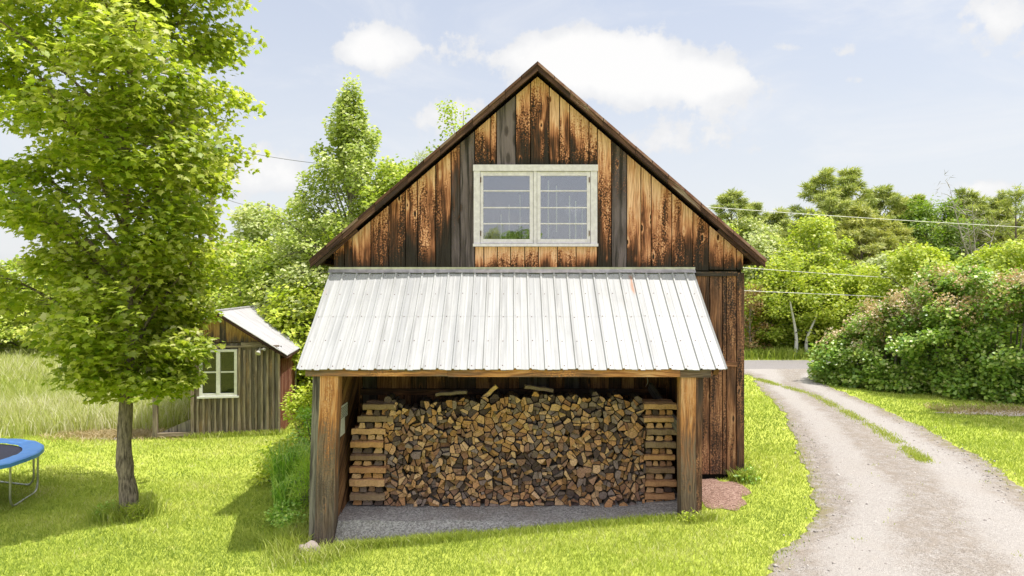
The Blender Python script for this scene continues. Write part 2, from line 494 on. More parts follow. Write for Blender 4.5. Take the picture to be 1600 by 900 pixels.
M['gravel'] = gravel_mat('driveway_gravel', [(.22, .20, .185), (.33, .30, .275), (.38, .352, .335), (.48, .445, .415)], 75, ((.35, .31, .275), 0.7), tracks=True)
M['floor'] = gravel_mat('woodshed_gravel', [(.20, .19, .19), (.34, .325, .32), (.50, .48, .47)], 48, ((.24, .20, .17), 0.5))
M['road'] = gravel_mat('worn_asphalt', [(.18, .168, .165), (.22, .206, .20), (.27, .25, .245)], 60, ((.23, .212, .20), 0.5), 0.3)
M['mulch'] = gravel_mat('reddish_mulch', [(.15, .085, .065), (.29, .18, .14), (.42, .29, .235)], 45, ((.26, .16, .12), 0.6), 1.0)
M['dirt'] = gravel_mat('pale_dirt', [(.36, .30, .25), (.46, .40, .34), (.56, .49, .42)], 30, ((.32, .26, .19), 0.6))


def firewood_mat(name, end):
    m, n = new_mat(name)
    col = n.attr('col')
    o = n.coord()
    f = n.noise(o, 28, 5, 0.7)
    g = n.noise(n.vm('MULTIPLY', o, (14, 14, 14) if end else (30, 3, 30)), 1.0 if not end else 1.3, 6, 0.7)
    if end:
        p = n.sep(o)
        rx = n.m('ADD', p[0], n.m('MULTIPLY', n.m('SUBTRACT', f, .5), .02))
        rad = n.m('SQRT', n.m('ADD', n.m('POWER', n.m('ADD', rx, .035), 2.0), n.m('POWER', n.m('ADD', p[2], .03), 2.0)))
        ring = n.m('SINE', n.m('MULTIPLY', rad, 900.0))
        col = n.mix(n.mr(ring, -.2, 1.0, 0.0, 0.28), col, n.mix(1.0, col, (.55, .47, .42), 'MULTIPLY'))
        crk = n.voro(n.vm('MULTIPLY', o, (16, 16, 16)), 1.0, 'DISTANCE_TO_EDGE')
        col = n.mix(n.mr(crk, 0.0, 0.05, 0.75, 0.0), col, n.mix(1.0, col, (.25, .2, .18), 'MULTIPLY'))
    c = n.mix(n.mr(f, 0.35, 0.7, 0, 0.55), col, n.mix(1.0, col, (.50, .44, .40), 'MULTIPLY'))
    c = n.mix(n.mr(g, 0.5, 0.8, 0, 0.6), c, n.mix(1.0, col, (1.25, 1.2, 1.1), 'MULTIPLY'))
    n.out(n.principled(c, 0.88, n.bump(n.m('ADD', f, g), 0.7, 0.012), spec=0.15))
    return m


M['logend'] = firewood_mat('firewood_cut_end', True)
M['logside'] = firewood_mat('firewood_side', False)


# ------------------------------------------------------------------ object helpers
def tag(o, label=None, cat=None, group=None, kind=None):
    if label:
        o['label'] = label
    if cat:
        o['category'] = cat
    if group:
        o['group'] = group
    if kind:
        o['kind'] = kind
    return o


def empty(name, loc, label, cat, group=None, rz=0.0):
    o = bpy.data.objects.new(name, None)
    o.empty_display_size = 0.2
    COL.objects.link(o)
    o.location = loc
    o.rotation_euler = (0, 0, rz)
    return tag(o, label, cat, group)


def link_mesh(name, me, parent=None, world_coords=True):
    o = bpy.data.objects.new(name, me)
    COL.objects.link(o)
    if parent is not None:
        o.parent = parent
        if world_coords:
            p = parent
            off = Vector((0, 0, 0))
            while p is not None:
                if p.type == 'EMPTY':
                    off += Vector(p.location)
                p = p.parent
            if parent.type == 'EMPTY':
                o.matrix_parent_inverse = Matrix.Translation(-off)
    return o


class MB:
    """collects faces with UV (metres) and a colour, builds one mesh"""
    def __init__(self):
        self.v, self.f, self.uv, self.c, self.mi, self.sm = [], [], [], [], [], []

    def face(self, pts, uv=None, col=None, mi=0, smooth=False):
        b = len(self.v)
        self.v.extend([tuple(p) for p in pts])
        self.f.append(tuple(range(b, b + len(pts))))
        self.uv.extend(uv if uv is not None else [(0.0, 0.0)] * len(pts))
        if col is None:
            col = (.5, .5, .5)
        self.c.extend(col if isinstance(col, list) else [col] * len(pts))
        self.mi.append(mi)
        self.sm.append(smooth)

    def prism(self, poly, y0, y1, tone=0.5, rnd=None, trange=None, mi=0, uoff=0.0):
        """poly of (x, z), extruded from y0 (front) to y1; grain along z"""
        rnd = random.random() if rnd is None else rnd
        zb = min(p[1] for p in poly)
        zt = max(p[1] for p in poly)
        if trange is None:
            trange = (zb, zt)
        def tt(z):
            return max(0.0, min(1.0, (z - trange[0]) / max(1e-6, trange[1] - trange[0])))
        cols = [(tone, tt(z), rnd) for x, z in poly]
        uvs = [(x + uoff, z) for x, z in poly]
        self.face([(x, y0, z) for x, z in poly], uvs, cols, mi)
        self.face([(x, y1, z) for x, z in poly][::-1], uvs[::-1], cols[::-1], mi)
        k = len(poly)
        for i in range(k):
            j = (i + 1) % k
            a, b = poly[i], poly[j]
            self.face([(a[0], y0, a[1]), (a[0], y1, a[1]), (b[0], y1, b[1]), (b[0], y0, b[1])],
                      [(0.0, a[1]), (y1 - y0, a[1]), (y1 - y0, b[1]), (0.0, b[1])], [cols[i], cols[i], cols[j], cols[j]], mi)

    def box(self, x0, x1, y0, y1, z0, z1, tone=0.5, axis=2, rnd=None, mi=0, t=None):
        """box whose grain runs along axis"""
        rnd = random.random() if rnd is None else rnd
        o = random.uniform(0, 9)
        def P(x, y, z):
            return (x, y, z)
        def T(p):
            if t is not None:
                return t
            return (p[2] - z0) / max(1e-6, z1 - z0) if axis == 2 else 0.5
        def U(p, na):
            ax = [a for a in (0, 1, 2) if a != na]
            if axis in ax:
                other = [a for a in ax if a != axis][0]
                return (p[other] + o, p[axis])
            return (p[ax[0]] + o, p[ax[1]])
        X, Y, Z = (x0, x1), (y0, y1), (z0, z1)
        quads = (((0, 0, 0), (1, 0, 0), (1, 0, 1), (0, 0, 1), 1), ((1, 1, 0), (0, 1, 0), (0, 1, 1), (1, 1, 1), 1),
                 ((0, 1, 0), (0, 0, 0), (0, 0, 1), (0, 1, 1), 0), ((1, 0, 0), (1, 1, 0), (1, 1, 1), (1, 0, 1), 0),
                 ((0, 0, 1), (1, 0, 1), (1, 1, 1), (0, 1, 1), 2), ((0, 1, 0), (1, 1, 0), (1, 0, 0), (0, 0, 0), 2))
        for q in quads:
            pts = [P(X[a], Y[b], Z[c]) for a, b, c in q[:4]]
            self.face(pts, [U(p, q[4]) for p in pts], [(tone, T(p), rnd) for p in pts], mi)

    def beam(self, a, b, wid, hgt, up=(0, 0, 1), tone=0.5, rnd=None, mi=0, t=0.5):
        """squared timber from a to b"""
        rnd = random.random() if rnd is None else rnd
        a, b = Vector(a), Vector(b)
        d = (b - a)
        ln = d.length
        d.normalize()
        s = d.cross(Vector(up)).normalized() * (wid / 2)
        u = s.cross(d).normalized() * (hgt / 2)
        r0 = [a - s - u, a + s - u, a + s + u, a - s + u]
        r1 = [p + d * ln for p in r0]
        o = random.uniform(0, 9)
        for i in range(4):
            j = (i + 1) % 4
            e = (r0[j] - r0[i]).length
            self.face([r0[i], r0[j], r1[j], r1[i]], [(o, 0), (o + e, 0), (o + e, ln), (o, ln)], (tone, t, rnd), mi)
        self.face(r0[::-1], [(o, 0), (o + wid, 0), (o + wid, hgt), (o, hgt)], (tone, t, rnd), mi)
        self.face(r1, [(o, 0), (o + wid, 0), (o + wid, hgt), (o, hgt)], (tone, t, rnd), mi)

    def tube(self, pts, rad, n=8, cap=True, col=(.5, .5, .5), mi=0):
        pts = [Vector(p) for p in pts]
        if not hasattr(rad, '__len__'):
            rad = [rad] * len(pts)
        rings = []
        ref = Vector((0.31, 0.17, 0.93))
        for i, p in enumerate(pts):
            d = (pts[min(i + 1, len(pts) - 1)] - pts[max(i - 1, 0)])
            if d.length < 1e-9:
                d = Vector((0, 0, 1))
            d.normalize()
            r = ref if abs(d.dot(ref)) < 0.95 else Vector((1, 0, 0))
            s = d.cross(r).normalized()
            u = s.cross(d)
            rings.append([p + (s * math.cos(2 * math.pi * k / n) + u * math.sin(2 * math.pi * k / n)) * rad[i] for k in range(n)])
        base = len(self.v)
        for rg in rings:
            self.v.extend([tuple(q) for q in rg])
        for i in range(len(rings) - 1):
            for k in range(n):
                j = (k + 1) % n
                self.f.append((base + i * n + k, base + i * n + j, base + (i + 1) * n + j, base + (i + 1) * n + k))
                self.uv.extend([(0, 0)] * 4)
                self.c.extend([col] * 4)
                self.mi.append(mi)
                self.sm.append(True)
        if cap:
            self.face(rings[0][::-1], None, col, mi)
            self.face(rings[-1], None, col, mi)

    def mesh(self, name, mats):
        me = bpy.data.meshes.new(name)
        me.from_pydata(self.v, [], self.f)
        for m in (mats if isinstance(mats, (list, tuple)) else [mats]):
            me.materials.append(m)
        uvl = me.uv_layers.new(name='UVMap')
        uvl.data.foreach_set('uv', np.array(self.uv, dtype=np.float32).ravel())
        ca = me.color_attributes.new('col', 'FLOAT_COLOR', 'CORNER')
        c4 = np.ones((len(self.c), 4), dtype=np.float32)
        c4[:, :3] = np.array(self.c, dtype=np.float32)
        ca.data.foreach_set('color', c4.ravel())
        me.polygons.foreach_set('material_index', np.array(self.mi, dtype=np.int32))
        me.polygons.foreach_set('use_smooth', np.array(self.sm, dtype=bool))
        me.update()
        return me

    def build(self, name, mats, parent=None, world_coords=True):
        return link_mesh(name, self.mesh(name, mats), parent, world_coords)


def np_mesh(name, verts, faces, lv, mat):
    """verts (N,3), faces (F,3) or (F,4), lv (N,) per-vertex value"""
    me = bpy.data.meshes.new(name)
    k = faces.shape[1]
    me.vertices.add(len(verts))
    me.vertices.foreach_set('co', verts.astype(np.float32).ravel())
    me.loops.add(faces.size)
    me.loops.foreach_set('vertex_index', faces.astype(np.int32).ravel())
    me.polygons.add(len(faces))
    me.polygons.foreach_set('loop_start', np.arange(0, faces.size, k, dtype=np.int32))
    try:
        me.polygons.foreach_set('loop_total', np.full(len(faces), k, dtype=np.int32))
    except Exception:
        pass
    a = me.attributes.new('lv', 'FLOAT', 'POINT')
    a.data.foreach_set('value', lv.astype(np.float32))
    me.materials.append(mat)
    me.update(calc_edges=True)
    return me


def norm(a):
    return a / np.maximum(1e-9, np.linalg.norm(a, axis=1, keepdims=True))


def T_maple():
    half = [(0.0, 0.0, 0.0), (.16, .10, .0), (.44, .04, -.07), (.36, .22, -.02), (.62, .50, -.12), (.36, .50, -.03), (.30, .64, -.03), (.16, .66, 0), (0, 1.0, -.08)]
    other = [(-x, y, z) for x, y, z in half[1:-1]][::-1]
    ring = half + other
    v = [(0, .38, .03)] + ring
    k = len(ring)
    f = [(0, 1 + i, 1 + (i + 1) % k) for i in range(k)]
    return np.array(v), np.array(f)


def T_oval(wd=.34):
    v = [(0, 0, 0), (wd, .45, .06), (0, 1, -.05), (-wd, .45, .06)]
    return np.array(v), np.array([(0, 1, 2), (0, 2, 3)])


def T_needle(w_=.045):
    v = [(-w_, 0, 0), (w_, 0, 0), (0, 1, 0)]
    return np.array(v), np.array([(0, 1, 2)])


def leaf_verts(pos, nrm, drc, size, tmpl, lv):
    tv, tf = tmpl
    nrm = norm(nrm)
    drc = norm(drc - nrm * np.sum(drc * nrm, axis=1, keepdims=True))
    sid = np.cross(drc, nrm)
    v = (pos[:, None, :] + size[:, None, None] * (tv[None, :, 0:1] * sid[:, None, :] + tv[None, :, 1:2] * drc[:, None, :] + tv[None, :, 2:3] * nrm[:, None, :]))
    n, k = len(pos), len(tv)
    f = (tf[None, :, :] + (np.arange(n) * k)[:, None, None]).reshape(-1, 3)
    return v.reshape(-1, 3), f, np.repeat(lv, k)


def merge(parts):
    vs, fs, ls, o = [], [], [], 0
    for v, f, l in parts:
        vs.append(v)
        fs.append(f + o)
        ls.append(l)
        o += len(v)
    return np.concatenate(vs), np.concatenate(fs), np.concatenate(ls)


def sprays(centers, n_each, spread, flat, size, tmpl, out_from=None, droop=0.35, lvspread=0.22, tilt=0.55, lv_bias=0.0):
    """leaves gathered in sprays round the given centres"""
    C = np.repeat(np.asarray(centers), n_each, axis=0)
    n = len(C)
    off = rng.normal(0, 1, (n, 3))
    off = off / np.maximum(1, np.linalg.norm(off, axis=1, keepdims=True) / 1.6)
    off *= np.array([spread, spread, spread * flat])
    if out_from is not None:
        outd = C - np.asarray(out_from)
    else:
        outd = rng.normal(0, 1, (n, 3))
    outd[:, 2] *= 0.3
    outd = norm(outd)
    # sprays sag away from the middle
    off[:, 2] -= droop * np.linalg.norm(off[:, :2], axis=1) * 0.5
    pos = C + off
    nr = np.array([0, 0, 1.0]) + outd * 0.35 + rng.normal(0, tilt, (n, 3))
    dr = outd * 0.9 + norm(off + 1e-6) * 0.7 + rng.normal(0, .45, (n, 3))
    dr[:, 2] -= droop
    cl = np.repeat(rng.uniform(0.25, 0.75, len(centers)), n_each)
    lv = np.clip(cl + rng.normal(0, lvspread, n) + lv_bias, 0, 1)
    sz = size * rng.uniform(0.65, 1.25, n)
    return leaf_verts(pos, nr, dr, sz, tmpl, lv)


# ------------------------------------------------------------------ terrain
def gz(x, y):
    return -0.02 + 0.38 * np.tanh(np.asarray(x, dtype=float) / 4.0) + 0.0 * np.asarray(y, dtype=float)


def gzf(x, y):
    return -0.02 + 0.38 * math.tanh(x / 4.0)


def axis(lo, hi, dense, step):
    a = list(np.arange(-dense, dense + step / 2, step))
    s, p = step, dense
    while p < hi:
        s *= 1.35
        p += s
        a.append(p)
    s, p = step, -dense
    while p > lo:
        s *= 1.35
        p -= s
        a.insert(0, p)
    return np.array(a)


ax_ = axis(-700, 700, 20, 0.5)
ay_ = axis(-700, 900, 32, 1.0)
gx, gy = np.meshgrid(ax_, ay_)
gv = np.stack([gx, gy, gz(gx, gy)], -1).reshape(-1, 3)
nx, ny = len(ax_), len(ay_)
idx = np.arange(nx * ny).reshape(ny, nx)
gf = np.stack([idx[:-1, :-1], idx[:-1, 1:], idx[1:, 1:], idx[1:, :-1]], -1).reshape(-1, 4)
o = link_mesh('lawn', np_mesh('lawn', gv, gf, np.full(len(gv), .5), M['ground']))
tag(o, 'mown yellow green lawn spreading around the barn', 'lawn', kind='structure')


def inpoly(x, y, poly):
    x, y = np.asarray(x), np.asarray(y)
    r = np.zeros(x.shape, bool)
    k = len(poly)
    for i in range(k):
        x1, y1 = poly[i]
        x2, y2 = poly[(i + 1) % k]
        c = ((y1 > y) != (y2 > y)) & (x < (x2 - x1) * (y - y1) / ((y2 - y1) or 1e-9) + x1)
        r ^= c
    return r


def spline(pts, per=10):
    P = [Vector(p) for p in pts]
    P = [P[0] * 2 - P[1]] + P + [P[-1] * 2 - P[-2]]
    out = []
    for i in range(1, len(P) - 2):
        for k in range(per):
            t = k / per
            a, b, c, d = P[i - 1], P[i], P[i + 1], P[i + 2]
            out.append(0.5 * ((2 * b) + (c - a) * t + (2 * a - 5 * b + 4 * c - d) * t * t + (3 * b - a - 3 * c + d) * t ** 3))
    out.append(P[-2])
    return out


def ribbon(name, left, right, lift, mat, label, cat, across=6, kind='structure', crown=0.0, jitter=0.0):
    """sheet between two edge lines, lying lift above the ground"""
    L_, R_ = spline([(a, b, 0) for a, b in left], 16), spline([(a, b, 0) for a, b in right], 16)
    k = min(len(L_), len(R_))
    vs, fs, lvr = [], [], []
    for i in range(k):
        a = L_[int(i * (len(L_) - 1) / (k - 1))]
        b = R_[int(i * (len(R_) - 1) / (k - 1))]
        if jitter:
            a = a + Vector((random.uniform(-jitter, jitter) + jitter * 1.2 * math.sin(a.y * 4.3) * math.sin(a.y * 1.7), 0, 0))
            b = b + Vector((random.uniform(-jitter, jitter) + jitter * 1.2 * math.sin(b.y * 3.7 + 1) * math.sin(b.y * 1.3), 0, 0))
        for j in range(across + 1):
            p = a.lerp(b, j / across)
            e = math.sin(math.pi * j / across)
            vs.append((p.x, p.y, gzf(p.x, p.y) + lift + crown * e))
            lvr.append(j / across)
    w_ = across + 1
    for i in range(k - 1):
        for j in range(across):
            fs.append((i * w_ + j, i * w_ + j + 1, (i + 1) * w_ + j + 1, (i + 1) * w_ + j))
    me = np_mesh(name, np.array(vs), np.array(fs), np.array(lvr), mat)
    o = link_mesh(name, me)
    tag(o, label, cat, kind=kind)
    outline = [(p.x, p.y) for p in L_] + [(p.x, p.y) for p in R_[::-1]]
    return o, outline


# driveway: left edge, right edge from near to far
drv_l = [(1.2, 4.0), (2.35, 6.5), (3.0, 7.95), (4.0, 9.2), (4.62, 10.4), (5.35, 12.6), (6.15, 15.0), (6.95, 17.6), (7.9, 22.0), (8.5, 24.2), (8.0, 26.3)]
drv_r = [(6.3, 4.0), (7.2, 7.0), (7.75, 9.6), (8.15, 11.0), (8.65, 12.6), (9.1, 14.8), (9.5, 17.0), (9.85, 19.4), (10.2, 22.0), (11.3, 24.4), (13.6, 26.3)]
_, DRIVE = ribbon('driveway', drv_l, drv_r, 0.012, M['gravel'], 'pale gravel driveway curving past the barn to the road', 'driveway', 10, crown=0.02, jitter=0.05)
ROADY = (26.0, 29.6)
ribbon('road', [(-60, 26.0), (0, 26.1), (30, 26.0), (90, 25.0)], [(-60, 29.6), (0, 29.6), (30, 29.4), (90, 28.6)], 0.02, M['road'],
       'worn grey country road crossing behind the barn', 'road', 4)

# ground sheets
def blob(name, cx, cy, rx, ry, lift, mat, label, cat, jit=0.12, n=40, rot=0.0, dome=0.0):
    vs = [(cx, cy, gzf(cx, cy) + lift + dome)]
    ph = [random.uniform(0, 6.28) for _ in range(4)]
    out = []
    for q in (0.5, 1.0):
        for i in range(n):
            a = 2 * math.pi * i / n
            rr = q * (1 + jit * (math.sin(3 * a + ph[0]) + .6 * math.sin(5 * a + ph[1]) + .5 * math.sin(9 * a + ph[2])))
            x, y = rx * rr * math.cos(a), ry * rr * math.sin(a)
            X, Y = cx + x * math.cos(rot) - y * math.sin(rot), cy + x * math.sin(rot) + y * math.cos(rot)
            vs.append((X, Y, gzf(X, Y) + lift * (1 if q < 1 else .6) + dome * (1 - q * q)))
            if q == 1:
                out.append((X, Y))
    fs = [(0, 1 + i, 1 + (i + 1) % n) for i in range(n)]
    for i in range(n):
        j = (i + 1) % n
        fs.append((1 + i, 1 + n + i, 1 + n + j))
        fs.append((1 + i, 1 + n + j, 1 + j))
    o = link_mesh(name, np_mesh(name, np.array(vs), np.array(fs), np.full(len(vs), .5), mat))
    tag(o, label, cat, kind='structure')
    return out


MULCH = blob('mulch_bed', 3.27, 10.92, 0.45, 0.85, 0.018, M['mulch'], 'reddish mulch patch at the right corner of the barn', 'mulch bed', 0.15, dome=0.05)
DIRT = blob('dirt_patch', 12.5, 17.15, 1.5, 0.42, 0.014, M['dirt'], 'bare pale dirt patch beside the lilac hedge', 'dirt', 0.15)
DRYP = blob('bare_earth', -10.4, 18.1, 1.3, 0.55, 0.014, M['dirt'], 'bare tan earth where the lawn meets the meadow', 'dirt', 0.15)
# woodshed floor: raised gravel pad
FX0, FX1, FY0, FY1 = -2.62, 2.66, 9.86, 11.58
mbf = MB()
nxs, nys = 24, 10
def floor_z(x, y):
    k = (y - FY0) / (FY1 - FY0)
    e = 0.07 + 0.05 * min(1, max(0, k * 1.6)) + 0.012 * math.sin(x * 5.1) * math.sin(y * 7.0)
    return e
for i in range(nxs):
    for j in range(nys):
        q = []
        for a, b in ((i, j), (i + 1, j), (i + 1, j + 1), (i, j + 1)):
            x = FX0 + (FX1 - FX0) * a / nxs
            y = FY0 + (FY1 - FY0) * b / nys
            z = floor_z(x, y) if b > 0 else gzf(x, y) - 0.03
            z = max(z, gzf(x, y) + 0.006) if b > 0 else z
            if b == 0:
                y -= 0.05 + 0.04 * math.sin(x * 4)
            q.append((x, y, z))
        mbf.face(q, None, None, 0, True)
fo = mbf.build('gravel_floor', M['floor'])
tag(fo, 'grey crushed gravel floor under the firewood stack', 'gravel floor', kind='structure')

# ------------------------------------------------------------------ barn
YW, YE = 11.6, 9.8
CX, SL, ZAP, HW = 0.43, 0.8654, 7.23, 3.79
BX0, BX1 = -3.02, 3.91
BYB = 20.0
def X(px, Y=YW):
    return (px - 800) * Y / FPX
def Z(py, Y=YW):
    return CAMZ - (py - 450) * Y / FPX
def ztop(x):
    return ZAP - 0.15 - SL * abs(x - CX)

barn = empty('barn', (CX, YW, 0.2), 'weathered brown board barn with lean-to woodshed under a white metal roof', 'barn')

def board_poly(x0, x1, zb, ztf):
    top = [(x1, ztf(x1)), (x0, ztf(x0))]
    if x0 < CX < x1:
        top = [(x1, ztf(x1)), (CX, ztf(CX)), (x0, ztf(x0))]
    return [(x0, zb), (x1, zb)] + top

wall = MB()
ZB = Z(420) - 0.02
G_ = 0.008
def run(edges, tones, zb, ztf, mb=wall, mi=0, y=YW, thick=0.028):
    for (a, b), t in zip(zip(edges[:-1], edges[1:]), tones):
        x0, x1 = X(a) + G_, X(b) - G_
        yy = y - random.uniform(0.0, 0.012)
        mb.prism(board_poly(x0, x1, zb + random.uniform(-.012, .012), ztf), yy - thick, y + 0.004, t, uoff=random.uniform(0, 9), mi=mi)
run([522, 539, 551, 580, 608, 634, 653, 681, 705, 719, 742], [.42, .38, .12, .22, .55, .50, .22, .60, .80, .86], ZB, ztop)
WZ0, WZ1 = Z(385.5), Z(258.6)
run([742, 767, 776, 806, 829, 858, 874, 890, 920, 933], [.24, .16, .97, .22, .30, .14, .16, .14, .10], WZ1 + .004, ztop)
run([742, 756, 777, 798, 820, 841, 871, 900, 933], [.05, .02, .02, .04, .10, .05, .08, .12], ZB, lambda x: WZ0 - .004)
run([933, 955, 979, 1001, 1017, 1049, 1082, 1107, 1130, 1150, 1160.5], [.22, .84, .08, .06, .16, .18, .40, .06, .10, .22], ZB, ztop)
run([1085, 1108, 1128, 1134, 1150], [.55, .50, .65, .42], 0.34, lambda x: Z(431), wall, 1)
# backing, other three walls
wall.face([(BX0 + .02, YW + .02, .1), (BX1 - .02, YW + .02, .1), (BX1 - .02, YW + .02, ztop(BX1) - .02), (CX, YW + .02, ztop(CX) - .02), (BX0 + .02, YW + .02, ztop(BX0) - .02)], None, (1, .5, .5), 2)
yb = YW + .03
while yb < BYB:
    for xs, thick in ((BX0, -1), (BX1, 1)):
        wdt = random.uniform(.2, .3)
        x0, x1 = (xs, xs + .028) if thick < 0 else (xs - .028, xs)
        wall.box(x0, x1, yb, min(BYB, yb + .25) - .005, .1 if thick < 0 else .3, ztop(BX0) - .01, random.uniform(.4, .8), mi=1)
    yb += .25
xb = BX0
while xb < BX1 - .05:
    x1 = min(BX1, xb + .27)
    wall.prism(board_poly(xb, x1 - .005, .15, ztop), BYB - .03, BYB, random.uniform(.3, .8), mi=1)
    xb += .27
wall.build('wall', [M['barn'], M['barn_low'], M['dark']], barn)

# left part of front wall below lean-to roof = back wall of woodshed
bw = MB()
xe = [BX0 + .02]
while xe[-1] < 3.04:
    xe.append(xe[-1] + random.uniform(.16, .34))
xe[-1] = 3.09
for a, b in zip(xe[:-1], xe[1:]):
    bw.box(a + .004, b - .004, YW - .03 - random.uniform(0, .02), YW + .002, .05, Z(431), random.choice((.35, .55, .7, .9, .2)), t=.4)
bw.build('back_wall', M['inner'], barn)

tr = MB()
tr.box(X(1086), X(1150), YW - .055, YW - .03, Z(431.5), Z(424.5), .8, 0)
tr.build('girt', M['barn_low'], barn)
cb = MB()
cb.box(X(1150.3), X(1161.5), YW - .045, YW + .05, .34, Z(426), .62, 2)
cb.build('corner_board', M['barn_low'], barn)
cb = MB()
cb.box(BX0 - .01, BX0 + .09, YW - .045, YW + .05, .0, Z(426), .62, 2)
cb.build('corner_board', M['barn_low'], barn)
jb = MB()
jb.box(X(1128), X(1150), YW - .05, YW - .03, 2.17, 2.25, .3, 0)
jb.build('patch_board', M['barn_low'], barn)

# barn roof
YR0 = YW - 0.22
YR1 = BYB + 0.3
rf = MB()
def roof_pt(s, d, y, lift=0.0):
    """s side, d horizontal distance from ridge"""
    return (CX + s * d, y, ZAP - SL * d + lift)
for s in (-1, 1):
    n_r = 22
    for k in range(n_r):
        y0 = YR0 + (YR1 - YR0) * k / n_r
        y1 = YR0 + (YR1 - YR0) * (k + 1) / n_r
        a, b, c, d = roof_pt(s, 0, y0), roof_pt(s, HW, y0), roof_pt(s, HW, y1), roof_pt(s, 0, y1)
        pts = [a, b, c, d] if s > 0 else [d, c, b, a]
        rf.face(pts, [(0, 0), (0, 4.9), (.4, 4.9), (.4, 0)] if s > 0 else [(.4, 0), (.4, 4.9), (0, 4.9), (0, 0)])
        # rib
        e, g = roof_pt(s, .02, y0, .025), roof_pt(s, HW, y0, .025)
        e2, g2 = roof_pt(s, .02, y0 + .035, .025), roof_pt(s, HW, y0 + .035, .025)
        a2, b2 = roof_pt(s, .02, y0 + .05), roof_pt(s, HW, y0 + .05)
        rf.face([e, g, g2, e2] if s > 0 else [e2, g2, g, e])
        rf.face([a, b, g, e] if s > 0 else [e, g, b, a])
        rf.face([e2, g2, b2, a2] if s > 0 else [a2, b2, g2, e2])
    # underside boards
    lo = -.05
    for k in range(16):
        d0, d1 = HW * k / 16, HW * (k + 1) / 16 - .006
        p = [roof_pt(s, d0, YR0 + .02, lo), roof_pt(s, d1, YR0 + .02, lo), roof_pt(s, d1, YR1, lo), roof_pt(s, d0, YR1, lo)]
        rf.face(p[::-1] if s > 0 else p, [(0, d0), (0, d1), (9, d1), (9, d0)], (.75, .5, random.random()), 1)
        q = [roof_pt(s, d0, YR0 + .02, lo), roof_pt(s, d1, YR0 + .02, lo), roof_pt(s, d1, YR0 + .02, -.002), roof_pt(s, d0, YR0 + .02, -.002)]
        rf.face(q if s > 0 else q[::-1], None, (.7, .5, random.random()), 1)
    e0, e1 = roof_pt(s, HW, YR0, -.05), roof_pt(s, HW, YR1, -.05)
    f0, f1 = roof_pt(s, HW, YR0, 0), roof_pt(s, HW, YR1, 0)
    rf.face([e0, e1, f1, f0] if s > 0 else [f0, f1, e1, e0], None, (.6, .5, .3), 1)
rf.build('roof', [M['oldroof'], M['rake']], barn)
# rake boards, two layers on each side
for s in (-1, 1):
    rk = MB()
    nseg = 7
    for k in range(nseg):
        d0, d1 = HW * k / nseg, HW * (k + 1) / nseg - .004
        j = random.uniform(-.006, .006)
        for (za, zb_, ya, yb2, tn) in ((-.115, -.012, -.035, 0.0, .55),):
            a0, a1 = roof_pt(s, d0, YR0 + ya - j, za), roof_pt(s, d1, YR0 + ya - j, za)
            b0, b1 = roof_pt(s, d0, YR0 + ya - j, zb_), roof_pt(s, d1, YR0 + ya - j, zb_)
            r_ = random.random()
            q = [a0, a1, b1, b0]
            ln = 1.32 * (d1 - d0)
            rk.face(q if s > 0 else q[::-1], [(0, 0), (0, ln), (.1, ln), (.1, 0)] if s > 0 else [(.1, 0), (.1, ln), (0, ln), (0, 0)], (random.uniform(.3, .7), .5, r_))
            c0, c1 = (a0[0], YR0 + .02, a0[2]), (a1[0], YR0 + .02, a1[2])
            q = [c0, c1, a1, a0]
            rk.face(q if s > 0 else q[::-1], None, (.7, .5, r_))
        if k == nseg - 1:
            c1b = (b1[0], YR0 + .02, b1[2])
            q = [a1, c1, c1b, b1]
            rk.face(q if s > 0 else q[::-1], None, (.6, .5, .2))
    rk.build('rake_board', M['rake'], barn)
    ed = MB()
    for k in range(14):
        d0, d1 = HW * k / 14, HW * (k + 1) / 14 + .01
        j0 = random.uniform(-.004, .006)
        zc = 0.012 + j0
        p0, p1 = roof_pt(s, d0, YR0 - .05, zc - .03), roof_pt(s, d1, YR0 - .05, zc - .03)
        p2, p3 = roof_pt(s, d1, YR0 - .05, zc + .022), roof_pt(s, d0, YR0 - .05, zc + .022)
        p4, p5 = roof_pt(s, d1, YR0 + .25, zc + .022), roof_pt(s, d0, YR0 + .25, zc + .022)
        p6, p7 = roof_pt(s, d1, YR0 - .03, zc - .03), roof_pt(s, d0, YR0 - .03, zc - .03)
        for q in ([p0, p1, p2, p3], [p3, p2, p4, p5], [p7, p6, p1, p0]):
            ed.face(q if s > 0 else q[::-1], [(d0, 0), (d1, 0), (d1, .1), (d0, .1)] if s > 0 else None, (random.uniform(.1, .5), .5, random.random()))
    ed.build('roof_edge', M['rust'] if s > 0 else M['rake'], barn)
    rt = MB()
    yy = YW + 0.12
    for q in range(3):
        pa, pb = roof_pt(s, HW - .75, YW - .16 + q * 1.0, -.11), roof_pt(s, HW - .06, YW - .16 + q * 1.0, -.11)
        rt.beam(pa, pb, .07, .10, tone=.75)
    pa, pb = roof_pt(s, HW - .1, YR0 + .05, -.09), roof_pt(s, HW - .1, YR1 - .1, -.09)
    rt.beam(pa, pb, .09, .07, tone=.7)
    rt.build('rafter', M['rake'], barn)

